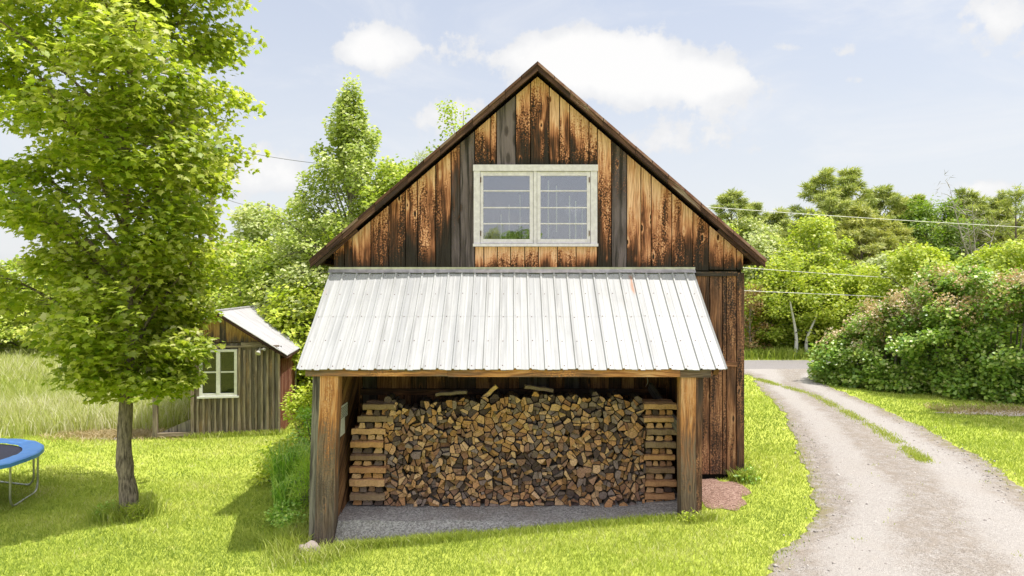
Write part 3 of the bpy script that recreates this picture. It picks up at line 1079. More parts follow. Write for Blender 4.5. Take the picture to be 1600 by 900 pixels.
# gable window
win = MB()
y0, y1 = YW - .075, YW - .03
xl, xr = X(740.5), X(932.5)
win.box(xl - .01, xr + .01, y0 - .012, y1, Z(268.3), Z(258.6), .3)
win.box(xl, X(750.3), y0, y1, Z(381), Z(268.3) - .002, .3)
win.box(X(922.3), xr, y0, y1, Z(381), Z(268.3) - .002, .3)
win.box(X(833.5), X(838.5), y0, y1, Z(381), Z(268.3) - .002, .3)
win.box(xl - .012, xr + .012, y0 - .03, y1, Z(385.5), Z(381) - .002, .3)
wo = win.build('window', M['winpaint'], barn)
for (a, b, ga, gb) in ((750.8, 833.0, 755.3, 827.5), (839.0, 921.8, 844.3, 916.5)):
    sh = MB()
    ys0, ys1 = y0 + .012, y1 - .004
    sh.box(X(a), X(ga), ys0, ys1, Z(380.5), Z(269), .3)
    sh.box(X(gb), X(b), ys0, ys1, Z(380.5), Z(269), .3)
    sh.box(X(ga) + .001, X(gb) - .001, ys0 + .002, ys1, Z(380.5), Z(374), .3)
    sh.box(X(ga) + .001, X(gb) - .001, ys0 + .002, ys1, Z(275.5), Z(269), .3)
    for my in (299, 325, 350):
        sh.box(X(ga) + .001, X(gb) - .001, ys0 + .006, ys1 - .002, Z(my + .9), Z(my - .9), .3)
    sh.build('sash', M['winpaint'], wo, False)
    gp = MB()
    gp.box(X(ga) - .003, X(gb) + .003, ys1 - .008, ys1 - .004, Z(374) - .003, Z(275.5) + .003)
    gp.build('glass_pane', M['glass'], wo, False)
    hg = a + .1 if a < 800 else b - 2.4
    for hz in (282, 365):
        h = MB()
        h.box(X(hg), X(hg + 1.2), ys0 - .018, ys0 + .003, Z(hz + 4), Z(hz - 4))
        h.build('hinge', M['iron'], wo, False)
# sheet with the room's dimness in its colour, behind the sashes, so that the glass has something to show
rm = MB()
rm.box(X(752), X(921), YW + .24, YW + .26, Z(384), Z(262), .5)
rm.build('dim_room_sheet', simple_mat('dim_room_tone', (.10, .10, .115), (.14, .135, .15), 4, 0.9, 0.1), wo, False)
for sx_, ya, yb_ in ((857, 282, 372), (869.5, 290, 362), (890, 306, 374), (899.5, 314, 374), (910, 326, 374), (812.5, 304, 374), (795.5, 320, 374), (783, 335, 374)):
    st = MB()
    jx = random.uniform(-.004, .004)
    rr = .011 if sx_ in (857, 869.5, 890, 899.5) else .007
    st.tube([(X(sx_), YW + .005, Z(yb_)), (X(sx_) + jx, YW + .005, Z((ya + yb_) / 2)), (X(sx_), YW + .005, Z(ya))], rr, 5)
    st.build('string', M['string'], wo, False)

# lean-to roof with ribs
LX0, LX1 = -3.07, 3.07
ZT_, ZE_ = Z(424), 2.385
def lt(x, v, lift=0.0):
    """v 0 at the eave, 1 at the wall"""
    L0 = Vector((x, YE - .06, ZE_ - .05))
    L1 = Vector((x, YW - .03, ZT_))
    nrm_ = Vector((0, -(ZT_ - ZE_ + .05), (YW - YE + .03))).normalized()
    sag = -0.012 * math.sin(math.pi * v) * (1 + .6 * math.sin(x * 2.1))
    return L0.lerp(L1, v) + nrm_ * (lift + sag)
lr = MB()
prof = []
x = LX0
k = 0
while x < LX1 - .01:
    wv = .0
    prof += [(x, .024), (x + .022, .024), (x + .036, 0.0), (x + .098, 0.0), (x + .108, .003), (x + .124, .003), (x + .134, 0.0), (x + .2082, 0.0)]
    x += .2215
    k += 1
prof = [p for p in prof if p[0] < LX1]
prof.append((LX1, .024))
NV = 10
SLEN = 2.33
vcuts = [i / NV for i in range(NV + 1)]
def edgewob(x):
    return .004 * math.sin(x * 9.3) + .004 * math.sin(x * 23.1 + 1)
for (xa, za), (xb_, zb_) in zip(prof[:-1], prof[1:]):
    for v0, v1 in zip(vcuts[:-1], vcuts[1:]):
        va = v0 + (edgewob(xa) * .6 if v0 == 0 else 0)
        lap = .004 if v0 < .5 else .0055
        q = [lt(xa, va, za + lap), lt(xb_, va, zb_ + lap), lt(xb_, v1, zb_ + lap), lt(xa, v1, za + lap)]
        uv_ = [(xa, va * SLEN), (xb_, va * SLEN), (xb_, v1 * SLEN), (xa, v1 * SLEN)]
        lr.face(q, uv_, (0, 0, 0))
        q2 = [p - Vector((0, 0, .006)) for p in q][::-1]
        lr.face(q2, uv_[::-1], (0, 0, 0))
    q = [lt(xa, edgewob(xa) * .6, za + .004), lt(xb_, edgewob(xb_) * .6, zb_ + .004)]
    lr.face([q[0] - Vector((0, 0, .006)), q[1] - Vector((0, 0, .006)), q[1], q[0]], None, (0, 0, 0))
for vv in (.03, .26, .50, .74, .95):
    for xs in np.arange(LX0 + .055, LX1, .2215):
        c = lt(xs, vv + random.uniform(-.006, .006), .004)
        n_ = (lt(xs, vv, .1) - lt(xs, vv, 0)).normalized()
        lr.tube([c, c + n_ * .008], .007, 6, True, (.5, .5, .5), 1)
lr.build('lean_to_roof', [M['roof'], M['iron']], barn)
fl = MB()
for i in range(24):
    xa, xb_ = LX0 - .03 + (LX1 - LX0 + .06) * i / 24, LX0 - .03 + (LX1 - LX0 + .06) * (i + 1) / 24
    dz = .008 * math.sin(i * 1.7)
    dz2 = .008 * math.sin((i + 1) * 1.7)
    a0, a1 = lt(xa, .965 + dz * .3, .034), lt(xb_, .965 + dz2 * .3, .034)
    b0, b1 = Vector((xa, YW - .045, ZT_ + .035)), Vector((xb_, YW - .045, ZT_ + .035))
    t0, t1 = b0 + Vector((0, -.004, .035)), b1 + Vector((0, -.004, .035))
    fl.face([a0, a1, b1, b0])
    fl.face([b0, b1, t1, t0])
fl.build('flashing', M['flash'], barn)
# rafters, fascia beam
rs = MB()
for xs in np.linspace(LX0 + .12, LX1 - .12, 9):
    rs.beam(lt(xs, .03, -.118), lt(xs, .98, -.118), .07, .11, up=(0, 0, 1), tone=random.uniform(.5, .85))
for vv in np.linspace(.06, .95, 8):
    rs.beam(lt(LX0 + .04, vv, -.046), lt(LX1 - .04, vv, -.046), .10, .018, up=(0, 0, 1), tone=random.uniform(.4, .8))
rs.build('lean_to_rafter', M['inner'], barn)
bm_ = MB()
bm_.box(X(478, YE), X(700, YE) - .003, YE - .03, YE + .02, Z(587.5, YE), Z(574.5, YE), .25, 0, t=.75)
bm_.box(X(700, YE), X(1062, YE), YE - .034, YE + .016, Z(588.5, YE), Z(574.5, YE), .20, 0, t=.8)
bm_.box(X(1062.3, YE), X(1110, YE), YE - .03, YE + .02, Z(589.5, YE), Z(577, YE), .5, 0, t=.5)
bm_.build('eave_board', M['post'], barn)
ib = MB()
ib.box(X(486, YE), X(1099, YE), YE + .024, YE + .20, Z(583, YE) - .02, Z(571, YE) - .03, .6, 0)
ib.build('header_beam', M['inner'], barn)

# posts
def post(xa_t, xb_t, xa_b, xb_b, yf, depth, zb, zt, tone, name='post'):
    p = MB()
    rnd = random.random()
    N = 8
    for i in range(N):
        k0, k1 = i / N, (i + 1) / N
        def ring(k):
            xa, xb2 = xa_b + (xa_t - xa_b) * k, xb_b + (xb_t - xb_b) * k
            wv = .004 * math.sin(k * 9)
            z = zb + (zt - zb) * k
            return [(xa + wv, yf, z), (xb2 + wv, yf, z), (xb2 + wv, yf + depth, z), (xa + wv, yf + depth, z)]
        r0, r1 = ring(k0), ring(k1)
        for a in range(4):
            b = (a + 1) % 4
            wdt = math.dist(r0[a], r0[b])
            p.face([r0[a], r0[b], r1[b], r1[a]], [(a * .4, r0[a][2]), (a * .4 + wdt, r0[b][2]), (a * .4 + wdt, r1[b][2]), (a * .4, r1[a][2])],
                   [(tone, k0, rnd), (tone, k0, rnd), (tone, k1, rnd), (tone, k1, rnd)])
    p.face([(xa_t, yf, zt), (xb_t, yf, zt), (xb_t, yf + depth, zt), (xa_t, yf + depth, zt)], None, (tone, 1, rnd))
    return p
zpt = Z(587, YE)
post(X(500.5, YE), X(528.5, YE), X(490.5, YE), X(520, YE), YE - .01, .24, -.28, zpt, .16).build('post', M['post'], barn)
post(X(488, YE), X(500, YE), X(481, YE), X(490, YE), YE + .01, .24, -.28, zpt, .93).build('post_board', M['greyplank'], barn)
post(X(1063.5, YE), X(1087, YE), X(1064, YE), X(1087.5, YE), YE - .01, .24, .16, zpt - .01, .05).build('post', M['post'], barn)
post(X(1087.6, YE), X(1099, YE), X(1088, YE), X(1096.5, YE), YE + .012, .2, .16, zpt - .01, .70).build('post_board', M['barn_low'], barn)

# side walls of the woodshed (diagonal boards inside the left one)
sw = MB()
xw = -2.60
def left_top(y):
    return 2.30 + (y - YE) * .80
y_a, y_b = YE + .235, YW - .035
k = -1.8
while k < 3.6:
    zs = []
    # board between two diagonals z = k + (y - ya) * .75
    b0, b1 = k, k + .205
    pts = []
    for (y, z) in ((y_a, b0), (y_b, b0 + (y_b - y_a) * .75), (y_b, b1 + (y_b - y_a) * .75), (y_a, b1)):
        pts.append((y, z))
    clipped = []
    # clip to 0.02 .. roof
    poly = pts
    for nx_, nz_, c_ in ((0, 1, 0.02), (.80, -1, -(2.22 - YE * .80))):
        res = []
        for i in range(len(poly)):
            p, q = poly[i], poly[(i + 1) % len(poly)]
            dp = nx_ * p[0] + nz_ * p[1] - c_
            dq = nx_ * q[0] + nz_ * q[1] - c_
            if dp >= 0:
                res.append(p)
            if (dp >= 0) != (dq >= 0):
                t = dp / (dp - dq)
                res.append((p[0] + (q[0] - p[0]) * t, p[1] + (q[1] - p[1]) * t))
        poly = res
        if not poly:
            break
    if len(poly) > 2:
        rnd, tn, jx = random.random(), random.choice((.1, .25, .45, .3, .6)), random.uniform(0, .012)
        c45, s45 = .8, .6
        uvq = [(z * c45 - y * s45, z * s45 + y * c45) for y, z in poly]
        sw.face([(xw + jx, y, z) for y, z in poly], uvq, (tn, .6, rnd))
        sw.face([(xw - .03, y, z) for y, z in poly][::-1], uvq[::-1], (.7, .5, rnd))
    k += .213
sw.build('side_wall', M['inner'], barn)
for xs, kk in ((-2.86, 0), (2.66, 1)):
    s2 = MB()
    yy = YE + .24
    while yy < YW - .06:
        y2 = min(YW - .035, yy + .22)
        zt0 = 2.20 + (yy - YE) * .8
        r_ = random.random()
        tn = random.uniform(.5, .9)
        for xx, fl_ in ((xs, 0), (xs + .03, 1)):
            q = [(xx, yy, -.12 + .3 * kk), (xx, y2 - .006, -.12 + .3 * kk), (xx, y2 - .006, zt0 + (y2 - yy) * .8), (xx, yy, zt0)]
            s2.face(q if fl_ == 0 else q[::-1], [(p[1], p[2]) for p in (q if fl_ == 0 else q[::-1])], (tn, .5, r_))
        yy = y2
    s2.build('side_wall', M['barn_low'], barn)
br = MB()
br.box(-2.55, 2.60, YW - .11, YW - .05, 1.70, 1.80, .75, 0)
br.build('rail', M['inner'], barn)
br = MB()
br.beam((2.30, YW - .20, 1.86), (2.58, YE + .55, 1.30), .05, .15, tone=.85)
br.build('brace', M['greyplank'], barn)
cw = MB()
cw.tube(spline([(2.22, YW - .12, 2.3), (2.25, YW - .14, 2.1), (2.28, YW - .14, 1.93), (2.24, YW - .14, 1.84)], 6), .006, 5)
cw.build('cable', M['wire'], barn)
sb = MB()
sb.box(BX0 + .08, X(1085), YW - .06, YW - .034, Z(424) + .02, Z(419.5) + .0, .5, 0)

# stone under the left post
import bmesh
def rock(name, loc, sx_, sy_, sz_, mat, label, cat):
    me = bpy.data.meshes.new(name)
    b = bmesh.new()
    bmesh.ops.create_icosphere(b, subdivisions=3, radius=1)
    for v in b.verts:
        k = 1 + .14 * math.sin(v.co.x * 4.1 + 1) * math.sin(v.co.y * 3.7) + .08 * math.sin(v.co.z * 7 + v.co.x * 5)
        v.co = Vector((v.co.x * sx_ * k, v.co.y * sy_ * k, v.co.z * sz_ * k))
    for f in b.faces:
        f.smooth = True
    b.to_mesh(me)
    b.free()
    me.materials.append(mat)
    o = link_mesh(name, me)
    o.location = loc
    tag(o, label, cat)
rock('stone', (-2.87, 9.66, -.24), .17, .13, .14, M['stone'], 'pale pinkish stone at the foot of the left woodshed post', 'stone')

# notice on the left inner wall
ns = empty('notice_sign', (-2.58, 10.4, 1.5), 'weathered pale two-piece notice pinned on the woodshed inner left wall', 'sign')
pz = MB()
pz.box(-2.575, -2.568, 10.20, 10.66, 1.52, 1.72)
us = pz.build('upper_sheet', M['paper'], ns)
ik = MB()
for rw_ in range(7):
    yy = 10.225
    while yy < 10.63:
        wd_ = random.uniform(.012, .05)
        ik.box(-2.5675, -2.5655, yy, min(10.64, yy + wd_), 1.69 - rw_ * .024 - .012, 1.69 - rw_ * .024)
        yy += wd_ + .014
ik.build('faded_print', M['ink'], us, False)
pz = MB()
pz.box(-2.577, -2.571, 10.18, 10.50, 1.27, 1.514)
pz.build('lower_sheet', M['paper'], ns)

# ------------------------------------------------------------------ firewood
YS = 10.62
def clip(poly, a, b, c):
    res = []
    for i in range(len(poly)):
        p, q = poly[i], poly[(i + 1) % len(poly)]
        dp, dq = a * p[0] + b * p[1] - c, a * q[0] + b * q[1] - c
        if dp <= 0:
            res.append(p)
        if (dp <= 0) != (dq <= 0):
            t = dp / (dp - dq)
            res.append((p[0] + (q[0] - p[0]) * t, p[1] + (q[1] - p[1]) * t))
    return res

def area_c(poly):
    A = cx = cz = 0
    for i in range(len(poly)):
        x0, z0 = poly[i]
        x1, z1 = poly[(i + 1) % len(poly)]
        cr = x0 * z1 - x1 * z0
        A += cr
        cx += (x0 + x1) * cr
        cz += (z0 + z1) * cr
    A *= .5
    if abs(A) < 1e-7:
        return 0, 0, 0
    return abs(A), cx / (6 * A), cz / (6 * A)

SX0, SX1, SZ0 = -1.99, 2.06, 0.115
def stack_top(x):
    return 1.80 + .035 * math.sin(x * 1.9 + .5) + .025 * math.sin(x * 5.3) - (0.08 if x < -1.5 else 0)
pts = []
sp = .134
row = 0
zz = SZ0 + .05
while zz < 2.2:
    xx = SX0 + (sp / 2 if row % 2 else 0)
    while xx < SX1 + .05:
        pts.append((xx + random.uniform(-.06, .06), zz + random.uniform(-.042, .042)))
        xx += sp
    zz += sp * .80
    row += 1
cells = []
for i, (x, z) in enumerate(pts):
    if z > stack_top(x):
        continue
    poly = [(max(SX0, x - .2), max(SZ0, z - .2)), (min(SX1, x + .2), max(SZ0, z - .2)), (min(SX1, x + .2), z + .2), (max(SX0, x - .2), z + .2)]
    for j, (x2, z2) in enumerate(pts):
        if i == j or abs(x2 - x) > .4 or abs(z2 - z) > .4:
            continue
        a, b = x2 - x, z2 - z
        c = (x2 * x2 + z2 * z2 - x * x - z * z) / 2
        poly = clip(poly, a, b, c)
        if len(poly) < 3:
            break
    if len(poly) >= 3:
        cells.append((poly, z > stack_top(x) - .12))
pieces = []          # (poly, round)
for poly, top in cells:
    A, cx_, cz_ = area_c(poly)
    if A < .004:
        continue
    u = random.random()
    if u < .08 or A < .0055:
        pieces.append((poly, 'round' if (u < .035 and A > .01) else 'split'))
        continue
    th = random.uniform(0, math.pi)
    a, b = math.cos(th), math.sin(th)
    ox, oz = cx_ + random.uniform(-.015, .015), cz_ + random.uniform(-.015, .015)
    c = a * ox + b * oz
    h1, h2 = clip(poly, a, b, c), clip(poly, -a, -b, -c)
    if u < .70:
        pieces += [(h1, 'split'), (h2, 'split')]
    else:
        c2 = -b * ox + a * oz
        pieces.append((h1, 'split'))
        pieces += [(clip(h2, -b, a, c2), 'split'), (clip(h2, b, -a, -c2), 'split')]

TAN = [(.72, .435, .24), (.66, .365, .175), (.78, .51, .31), (.60, .325, .165)]
BRN = [(.38, .205, .13), (.35, .205, .145), (.44, .26, .175)]
GRY = [(.29, .215, .195), (.245, .185, .172), (.34, .26, .24)]
DRK = [(.12, .085, .078), (.15, .107, .10)]
def wood_tone(x, z):
    h = (z - SZ0) / 1.6
    patch = math.sin(x * 2.3 + 1.0) * math.cos(z * 4.1 + x)
    u = random.random() + .12 * patch
    if h > .8:
        k = 'tan' if u > .5 else ('grey' if u > .2 else 'dark')
    elif .2 < h < .42 and abs(x - .4) < 1.3:
        k = 'tan' if u > .68 else ('brown' if u > .5 else ('grey' if u > .18 else 'dark'))
    else:
        k = 'tan' if u > .50 else ('brown' if u > .27 else ('grey' if u > .12 else 'dark'))
    return k, random.choice({'tan': TAN, 'brown': BRN, 'grey': GRY, 'dark': DRK}[k])

def log_mesh(mb, poly, kind, cx_, cz_, col, y_front, ln, origin, tilt=(0, 0)):
    """one split log, its end facing the yard"""
    A, _, _ = area_c(poly)
    if kind == 'round':
        r = math.sqrt(A / math.pi) * .93
        pl = [(cx_ + r * (1 + .05 * math.sin(3 * a)) * math.cos(a), cz_ + r * math.sin(a)) for a in [2 * math.pi * i / 12 for i in range(12)]]
    else:
        sc = 1 - random.uniform(.006, .015) / math.sqrt(A)
        pl = [(cx_ + (x - cx_) * sc, cz_ + (z - cz_) * sc) for x, z in poly]
        # knock the sharp corners off
        q = []
        for i in range(len(pl)):
            p, a_, b_ = pl[i], pl[i - 1], pl[(i + 1) % len(pl)]
            la, lb = math.dist(p, a_), math.dist(p, b_)
            if la < 1e-5 or lb < 1e-5:
                continue
            ka, kb = min(.3, .006 / la), min(.3, .006 / lb)
            q += [(p[0] + (a_[0] - p[0]) * ka, p[1] + (a_[1] - p[1]) * ka), (p[0] + (b_[0] - p[0]) * kb, p[1] + (b_[1] - p[1]) * kb)]
        pl = q
    ox, oy, oz = origin
    sa = 0
    for i in range(len(pl)):
        x0, z0 = pl[i]
        x1, z1 = pl[(i + 1) % len(pl)]
        sa += x0 * z1 - x1 * z0
    if sa < 0:
        pl = pl[::-1]
    f = [(x - ox, y_front - oy + tilt[0] * (x - cx_) + tilt[1] * (z - cz_), z - oz) for x, z in pl]
    dx, dz = random.uniform(-.02, .02), random.uniform(-.012, .012)
    bk = [(x - ox + dx, y_front - oy + ln, z - oz + dz) for x, z in pl]
    mb.face(f, None, col, 0)
    mb.face(bk[::-1], None, col, 0)
    side = random.choice(((.16, .12, .085), (.10, .085, .07), (.24, .16, .09), (.13, .115, .10)))
    for i in range(len(pl)):
        j = (i + 1) % len(pl)
        mb.face([f[i], bk[i], bk[j], f[j]], None, side, 1)

def cross_mesh(mb, x0, x1, yf, dep, z0, z1, col, origin):
    """one split log lying along the front of the stack"""
    ox, oy, oz = origin
    prof_ = [(0, random.uniform(0, .2)), (random.uniform(.1, .4), 0), (1, random.uniform(0, .3)), (1, .8), (random.uniform(.4, .7), 1), (0, random.uniform(.75, 1))]
    N = 7
    rings = []
    for i in range(N):
        t = i / (N - 1)
        jz = .005 * math.sin(i * 2.1 + z0 * 30)
        jy = .008 * math.sin(i * 1.7 + z0 * 20)
        rings.append([(x0 + (x1 - x0) * t - ox, yf + jy + a * dep - oy, z0 + jz + b * (z1 - z0) - oz) for a, b in prof_])
    k = len(prof_)
    for i in range(N - 1):
        for a in range(k):
            b = (a + 1) % k
            mb.face([rings[i][a], rings[i + 1][a], rings[i + 1][b], rings[i][b]], None, col, 1)
    e = tuple(c * .8 for c in col)
    mb.face(rings[0], None, e, 0)
    mb.face(rings[-1][::-1], None, e, 0)

LOGM = [M['logend'], M['logside']]
TONEW = {'tan': 'golden tan', 'brown': 'brown', 'grey': 'weathered grey', 'dark': 'dark charcoal'}
GROUP = 'firewood logs stacked in the woodshed'
n_ind = 0
# end cribs
ORD = ['lowest', 'second lowest', 'third lowest', 'fourth lowest', 'fifth lowest', 'sixth lowest', 'seventh lowest', 'eighth lowest', 'topmost']
for side, cx0, cx1 in (('left', -2.50, -1.98), ('right', 2.06, 2.52)):
    z = SZ0 + (.09 if side == 'left' else .085)
    # bottom ends
    zlist = []
    layer = 0
    zc = SZ0
    lst = 8
    while layer < lst:
        he = random.uniform(.085, .10)
        n = 3 if random.random() < .7 else 4
        shift = 0 if layer < lst - 2 or side == 'right' else .13 * (1 if side == 'left' else -1) * (layer - lst + 3) * .8
        wv = (cx1 - cx0 - .03) / n
        for q in range(n):
            xa = cx0 + .01 + wv * q + shift
            pl = [(xa, zc + random.uniform(0, .015)), (xa + wv * random.uniform(.35, .65), zc), (xa + wv, zc + random.uniform(0, .02)), (xa + wv * random.uniform(.8, 1), zc + he * random.uniform(.8, 1)), (xa + wv * random.uniform(0, .3), zc + he)]
            A, ca, cb_ = area_c(pl)
            kk, col = wood_tone(ca, cb_)
            mb = MB()
            yf = YS - .02 + random.uniform(-.03, .03)
            log_mesh(mb, pl, 'split', ca, cb_, col, yf, .42, (ca, yf, cb_))
            o = mb.build('firewood_log', LOGM)
            o.location = (ca, yf, cb_)
            tag(o, f'{TONEW[kk]} log end showing in the {ORD[layer]} layer of the {side} crib', 'firewood', GROUP)
            n_ind += 1
        zc += he + .004
        hc = random.uniform(.085, .11)
        kk, col = random.choice((('golden tan', TAN[3]), ('golden tan', TAN[1]), ('brown', (.36, .25, .165)), ('golden tan', TAN[0]), ('brown', (.34, .22, .14))))
        j0, j1 = random.uniform(-.02, .03), random.uniform(-.03, .04)
        for q in range(2):
            mb = MB()
            yf = YS - .06 + random.uniform(-.02, .02) + q * .27
            org = ((cx0 + cx1) / 2, yf, zc)
            cross_mesh(mb, cx0 + j0 + shift, cx1 + j1 + shift, yf, .13, zc, zc + hc, col, org)
            o = mb.build('firewood_log', LOGM)
            o.location = org
            if q == 0:
                tag(o, f'{kk} split log lying crosswise at the front, {ORD[layer]} of the {side} crib', 'firewood', GROUP)
            else:
                tag(o, f'split log lying crosswise behind the front one, {ORD[layer]} of the {side} crib', 'firewood', GROUP)
            n_ind += 1
        zc += hc + .004
        layer += 1
# loose sticks on top
for q, (xx, dz, ln, an, lab) in enumerate(((-.95, .0, .5, .10, 'thin pale stick lying on top of the stack, left of its middle'),
                                            (.42, .01, .46, -.16, 'split log tilted on top of the stack under the rail'),
                                            (-.35, .03, .30, .75, 'bark strip sticking up from the top of the stack'))):
    mb = MB()
    org = (xx, YS + .1, stack_top(xx) + .06 + dz)
    cross_mesh(mb, -ln / 2, ln / 2, -.04, .08, -.03, .035, random.choice(TAN + BRN + GRY), (0, 0, 0))
    o = mb.build('firewood_log', LOGM)
    o.location = org
    o.rotation_euler = (0, -an, random.uniform(-.3, .3))
    tag(o, lab, 'firewood', GROUP)
    n_ind += 1
# the packed middle
info = []
for poly, kd in pieces:
    if len(poly) < 3:
        continue
    A, cx_, cz_ = area_c(poly)
    if A < .0016:
        continue
    info.append((A, poly, kd, cx_, cz_))
info.sort(key=lambda q: -q[0])
rest = MB()
for i, (A, poly, kd, cx_, cz_) in enumerate(info):
    kk, col = wood_tone(cx_, cz_)
    yf = YS + random.gauss(0, .045) - (.05 if random.random() < .08 else 0)
    tl = (random.uniform(-.35, .35), random.uniform(-.35, .35))
    if n_ind < 298:
        mb = MB()
        log_mesh(mb, poly, kd, cx_, cz_, col, yf, random.uniform(.38, .45), (cx_, yf, cz_), tl)
        o = mb.build('firewood_log', LOGM)
        o.location = (cx_, yf, cz_)
        ht = ['bottom', 'lower', 'middle', 'upper', 'top'][max(0, min(4, int((cz_ - SZ0) / 1.60 * 5)))]
        sd = ['far left', 'left', 'centre', 'right', 'far right'][max(0, min(4, int((cx_ - SX0) / (SX1 - SX0) * 5)))]
        shp = 'round log' if kd == 'round' else ('wide split log' if A > .0115 else 'split log')
        tag(o, f'{TONEW[kk]} end of a {shp}, {ht} courses, {sd} of the stack', 'firewood', GROUP)
        n_ind += 1
    else:
        log_mesh(rest, poly, kd, cx_, cz_, col, yf, .4, (0, 0, 0), tl)
o = rest.build('firewood_pile', LOGM)
tag(o, 'smaller split firewood pieces filling the stack between the larger logs', 'firewood', kind='stuff')

# ------------------------------------------------------------------ small shed
SA = R(9)
SHX, SHY = -6.14, 18.1
shed = empty('garden_shed', (SHX, SHY, gzf(SHX, SHY)), 'small grey board and batten shed with white window and pale metal roof', 'shed', rz=SA)
SW, SE, SRDG, SDEP = 3.14, 2.21, 1.57, 7.2
ZEA, ZRG = 2.10, 3.26       # above its ground
ss = (ZRG - ZEA) / (SRDG + .2)
def s_top(x):               # underside of the roof at local x (0 .. -SW)
    return ZRG - .07 - ss * abs(x + SRDG)
fw = MB()
ztrim = 2.42
# front lower boards and battens
x = 0.0
i = 0
wx0, wx1, wz0, wz1 = -1.99, -1.10, 1.05, 2.26
while x > -SE + .02:
    x1 = max(-SE, x - .145)
    lowz = wz0 if (x1 > wx0 - .05 and x < wx1 + .05 and x > wx0) else ztrim
    fw.box(x1 + .004, x - .002, -.022, 0, .0, min(lowz, s_top(x1) - .01, s_top(x) - .01), random.uniform(.4, .9), t=.4)
    x = x1
fw.box(wx0 - .06, wx1 + .06, -.02, 0, wz1, ztrim, .7)
fw.box(-SE, wx0, -.021, 0, wz0 - .02, ztrim, .6)
fw.build('wall', M['shed'], shed, False)
bt = MB()
x = -.03
while x > -SE + .02:
    lowz = wz0 - .03 if (wx0 - .03 < x < wx1 + .05) else 2.24
    bt.box(x - .026, x + .026, -.046, -.0225, .01, min(lowz, s_top(x) - .05) - random.uniform(0, .02), random.uniform(.3, .8))
    x -= .145
bt.build('batten', M['batten'], shed, False)
gb = MB()
x = -.02
while x > -SW + .05:
    x1 = x - .15
    pl = [(x1 + .004, ztrim + .02), (x - .003, ztrim + .02), (x - .003, s_top(x)), (x1 + .004, s_top(x1))]
    if x1 < -SRDG < x:
        pl = pl[:3] + [(-SRDG, s_top(-SRDG)), pl[3]]
    if min(s_top(x), s_top(x1)) > ztrim + .03:
        zt_ = max(s_top(x), s_top(x1))
        gb.prism(pl, -.034, -.002, random.uniform(.10, .5), trange=(ztrim - .1, zt_ + .05), uoff=random.uniform(0, 9))
    x = x1
m_g = wood_mat('shed_gable_boards', [(0.0, (.55, .36, .16)), (0.25, (.42, .25, .10)), (0.5, (.17, .12, .085)), (0.75, (.075, .065, .06)), (1.0, (.05, .046, .045))],
               (.12, .11, .10), 0.5, 1.0, 0.12)
gb.build('gable', m_g, shed, False)
tb = MB()
tb.box(-SE - .9, -.02, -.062, -.036, ztrim - .11, ztrim - .06, .6, 0)
tb.box(-.98, -.46, -.058, -.024, ztrim - .06, ztrim + .015, .5, 0)
tb.box(wx0 - .10, wx0 - .03, -.05, -.023, .9, ztrim - .12, .6)
tb.box(wx1 + .045, wx1 + .10, -.05, -.023, .02, ztrim - .12, .5)
tb.box(-SE - .02, -SE + .06, -.05, .03, 0, ztrim - .12, .6)
tb.build('trim', M['batten'], shed, False)
sw2 = MB()
sw2.box(wx0 - .02, wx0 + .05, -.075, -.005, wz0, wz1, .3)
sw2.box(wx1 - .05, wx1 + .02, -.075, -.005, wz0, wz1, .3)
sw2.box(wx0 + .051, wx1 - .051, -.075, -.005, wz1 - .06, wz1, .3)
sw2.box(wx0 + .051, wx1 - .051, -.075, -.005, wz0, wz0 + .07, .3)
sw2.box(wx0 - .07, wx1 + .07, -.10, -.005, wz0 - .05, wz0 - .002, .3)
xm = (wx0 + wx1) / 2
sw2.box(xm - .05, xm + .05, -.08, -.01, wz0 + .071, wz1 - .061, .3)
for xa, xb_ in ((wx0 + .051, xm - .051), (xm + .051, wx1 - .051)):
    sw2.box(xa, xb_, -.06, -.02, (wz0 + wz1) / 2 + .0, (wz0 + wz1) / 2 + .035, .3)
swo = sw2.build('window', M['white'], shed, False)
for xa, xb_ in ((wx0 + .045, xm - .045), (xm + .045, wx1 - .045)):
    g = MB()
    g.box(xa, xb_, -.042, -.037, wz0 + .06, wz1 - .05)
    g.build('glass_pane', M['shedglass'], swo, False)
# right wall, red boards + battens, with a window
rw = MB()
y = 0.0
while y < SDEP:
    y2 = y + .15
    rw.box(-.022, 0, y + .004, y2 - .003, .0, 1.98, random.uniform(.2, .7), t=.4)
    rw.box(.0005, .024, y + .12, y2 + .03, .0, 1.97, random.uniform(.0, .4), t=.6)
    y = y2
# left wall, rear wall
y = 0.0
while y < SDEP:
    rw.box(-SE - .0, -SE + .02, y + .035, y + .145, .0, 2.5, .6, t=.4)
    y += .15
x = -.03
while x > -SE:
    rw.box(max(-SE, x - .15) + .004, x, SDEP - .02, SDEP, 0, min(s_top(x), s_top(x - .15)) - .02, .5, t=.4)
    x -= .15
rw.build('red_side_wall', M['redwood'], shed, False)
swn = MB()
for (ya, yb2, za, zb_) in ((2.3, 2.38, .75, 1.8), (3.3, 3.38, .75, 1.8), (2.381, 3.299, 1.72, 1.8), (2.381, 3.299, .75, .83), (2.381, 3.299, 1.24, 1.29)):
    swn.box(.026, .06, ya, yb2, za, zb_, .3)
swo2 = swn.build('window', M['white'], shed, False)
g = MB()
g.box(.03, .036, 2.37, 3.31, .82, 1.73)
g.build('glass_pane', M['glass'], swo2, False)
# sheet behind the window, the unlit interior's darkness put into its colour
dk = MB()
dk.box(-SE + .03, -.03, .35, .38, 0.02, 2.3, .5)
dk.build('dim_inside_sheet', simple_mat('dim_inside_tone', (.02, .022, .018), (.035, .038, .028), 3, 0.9, 0.1), shed, False)
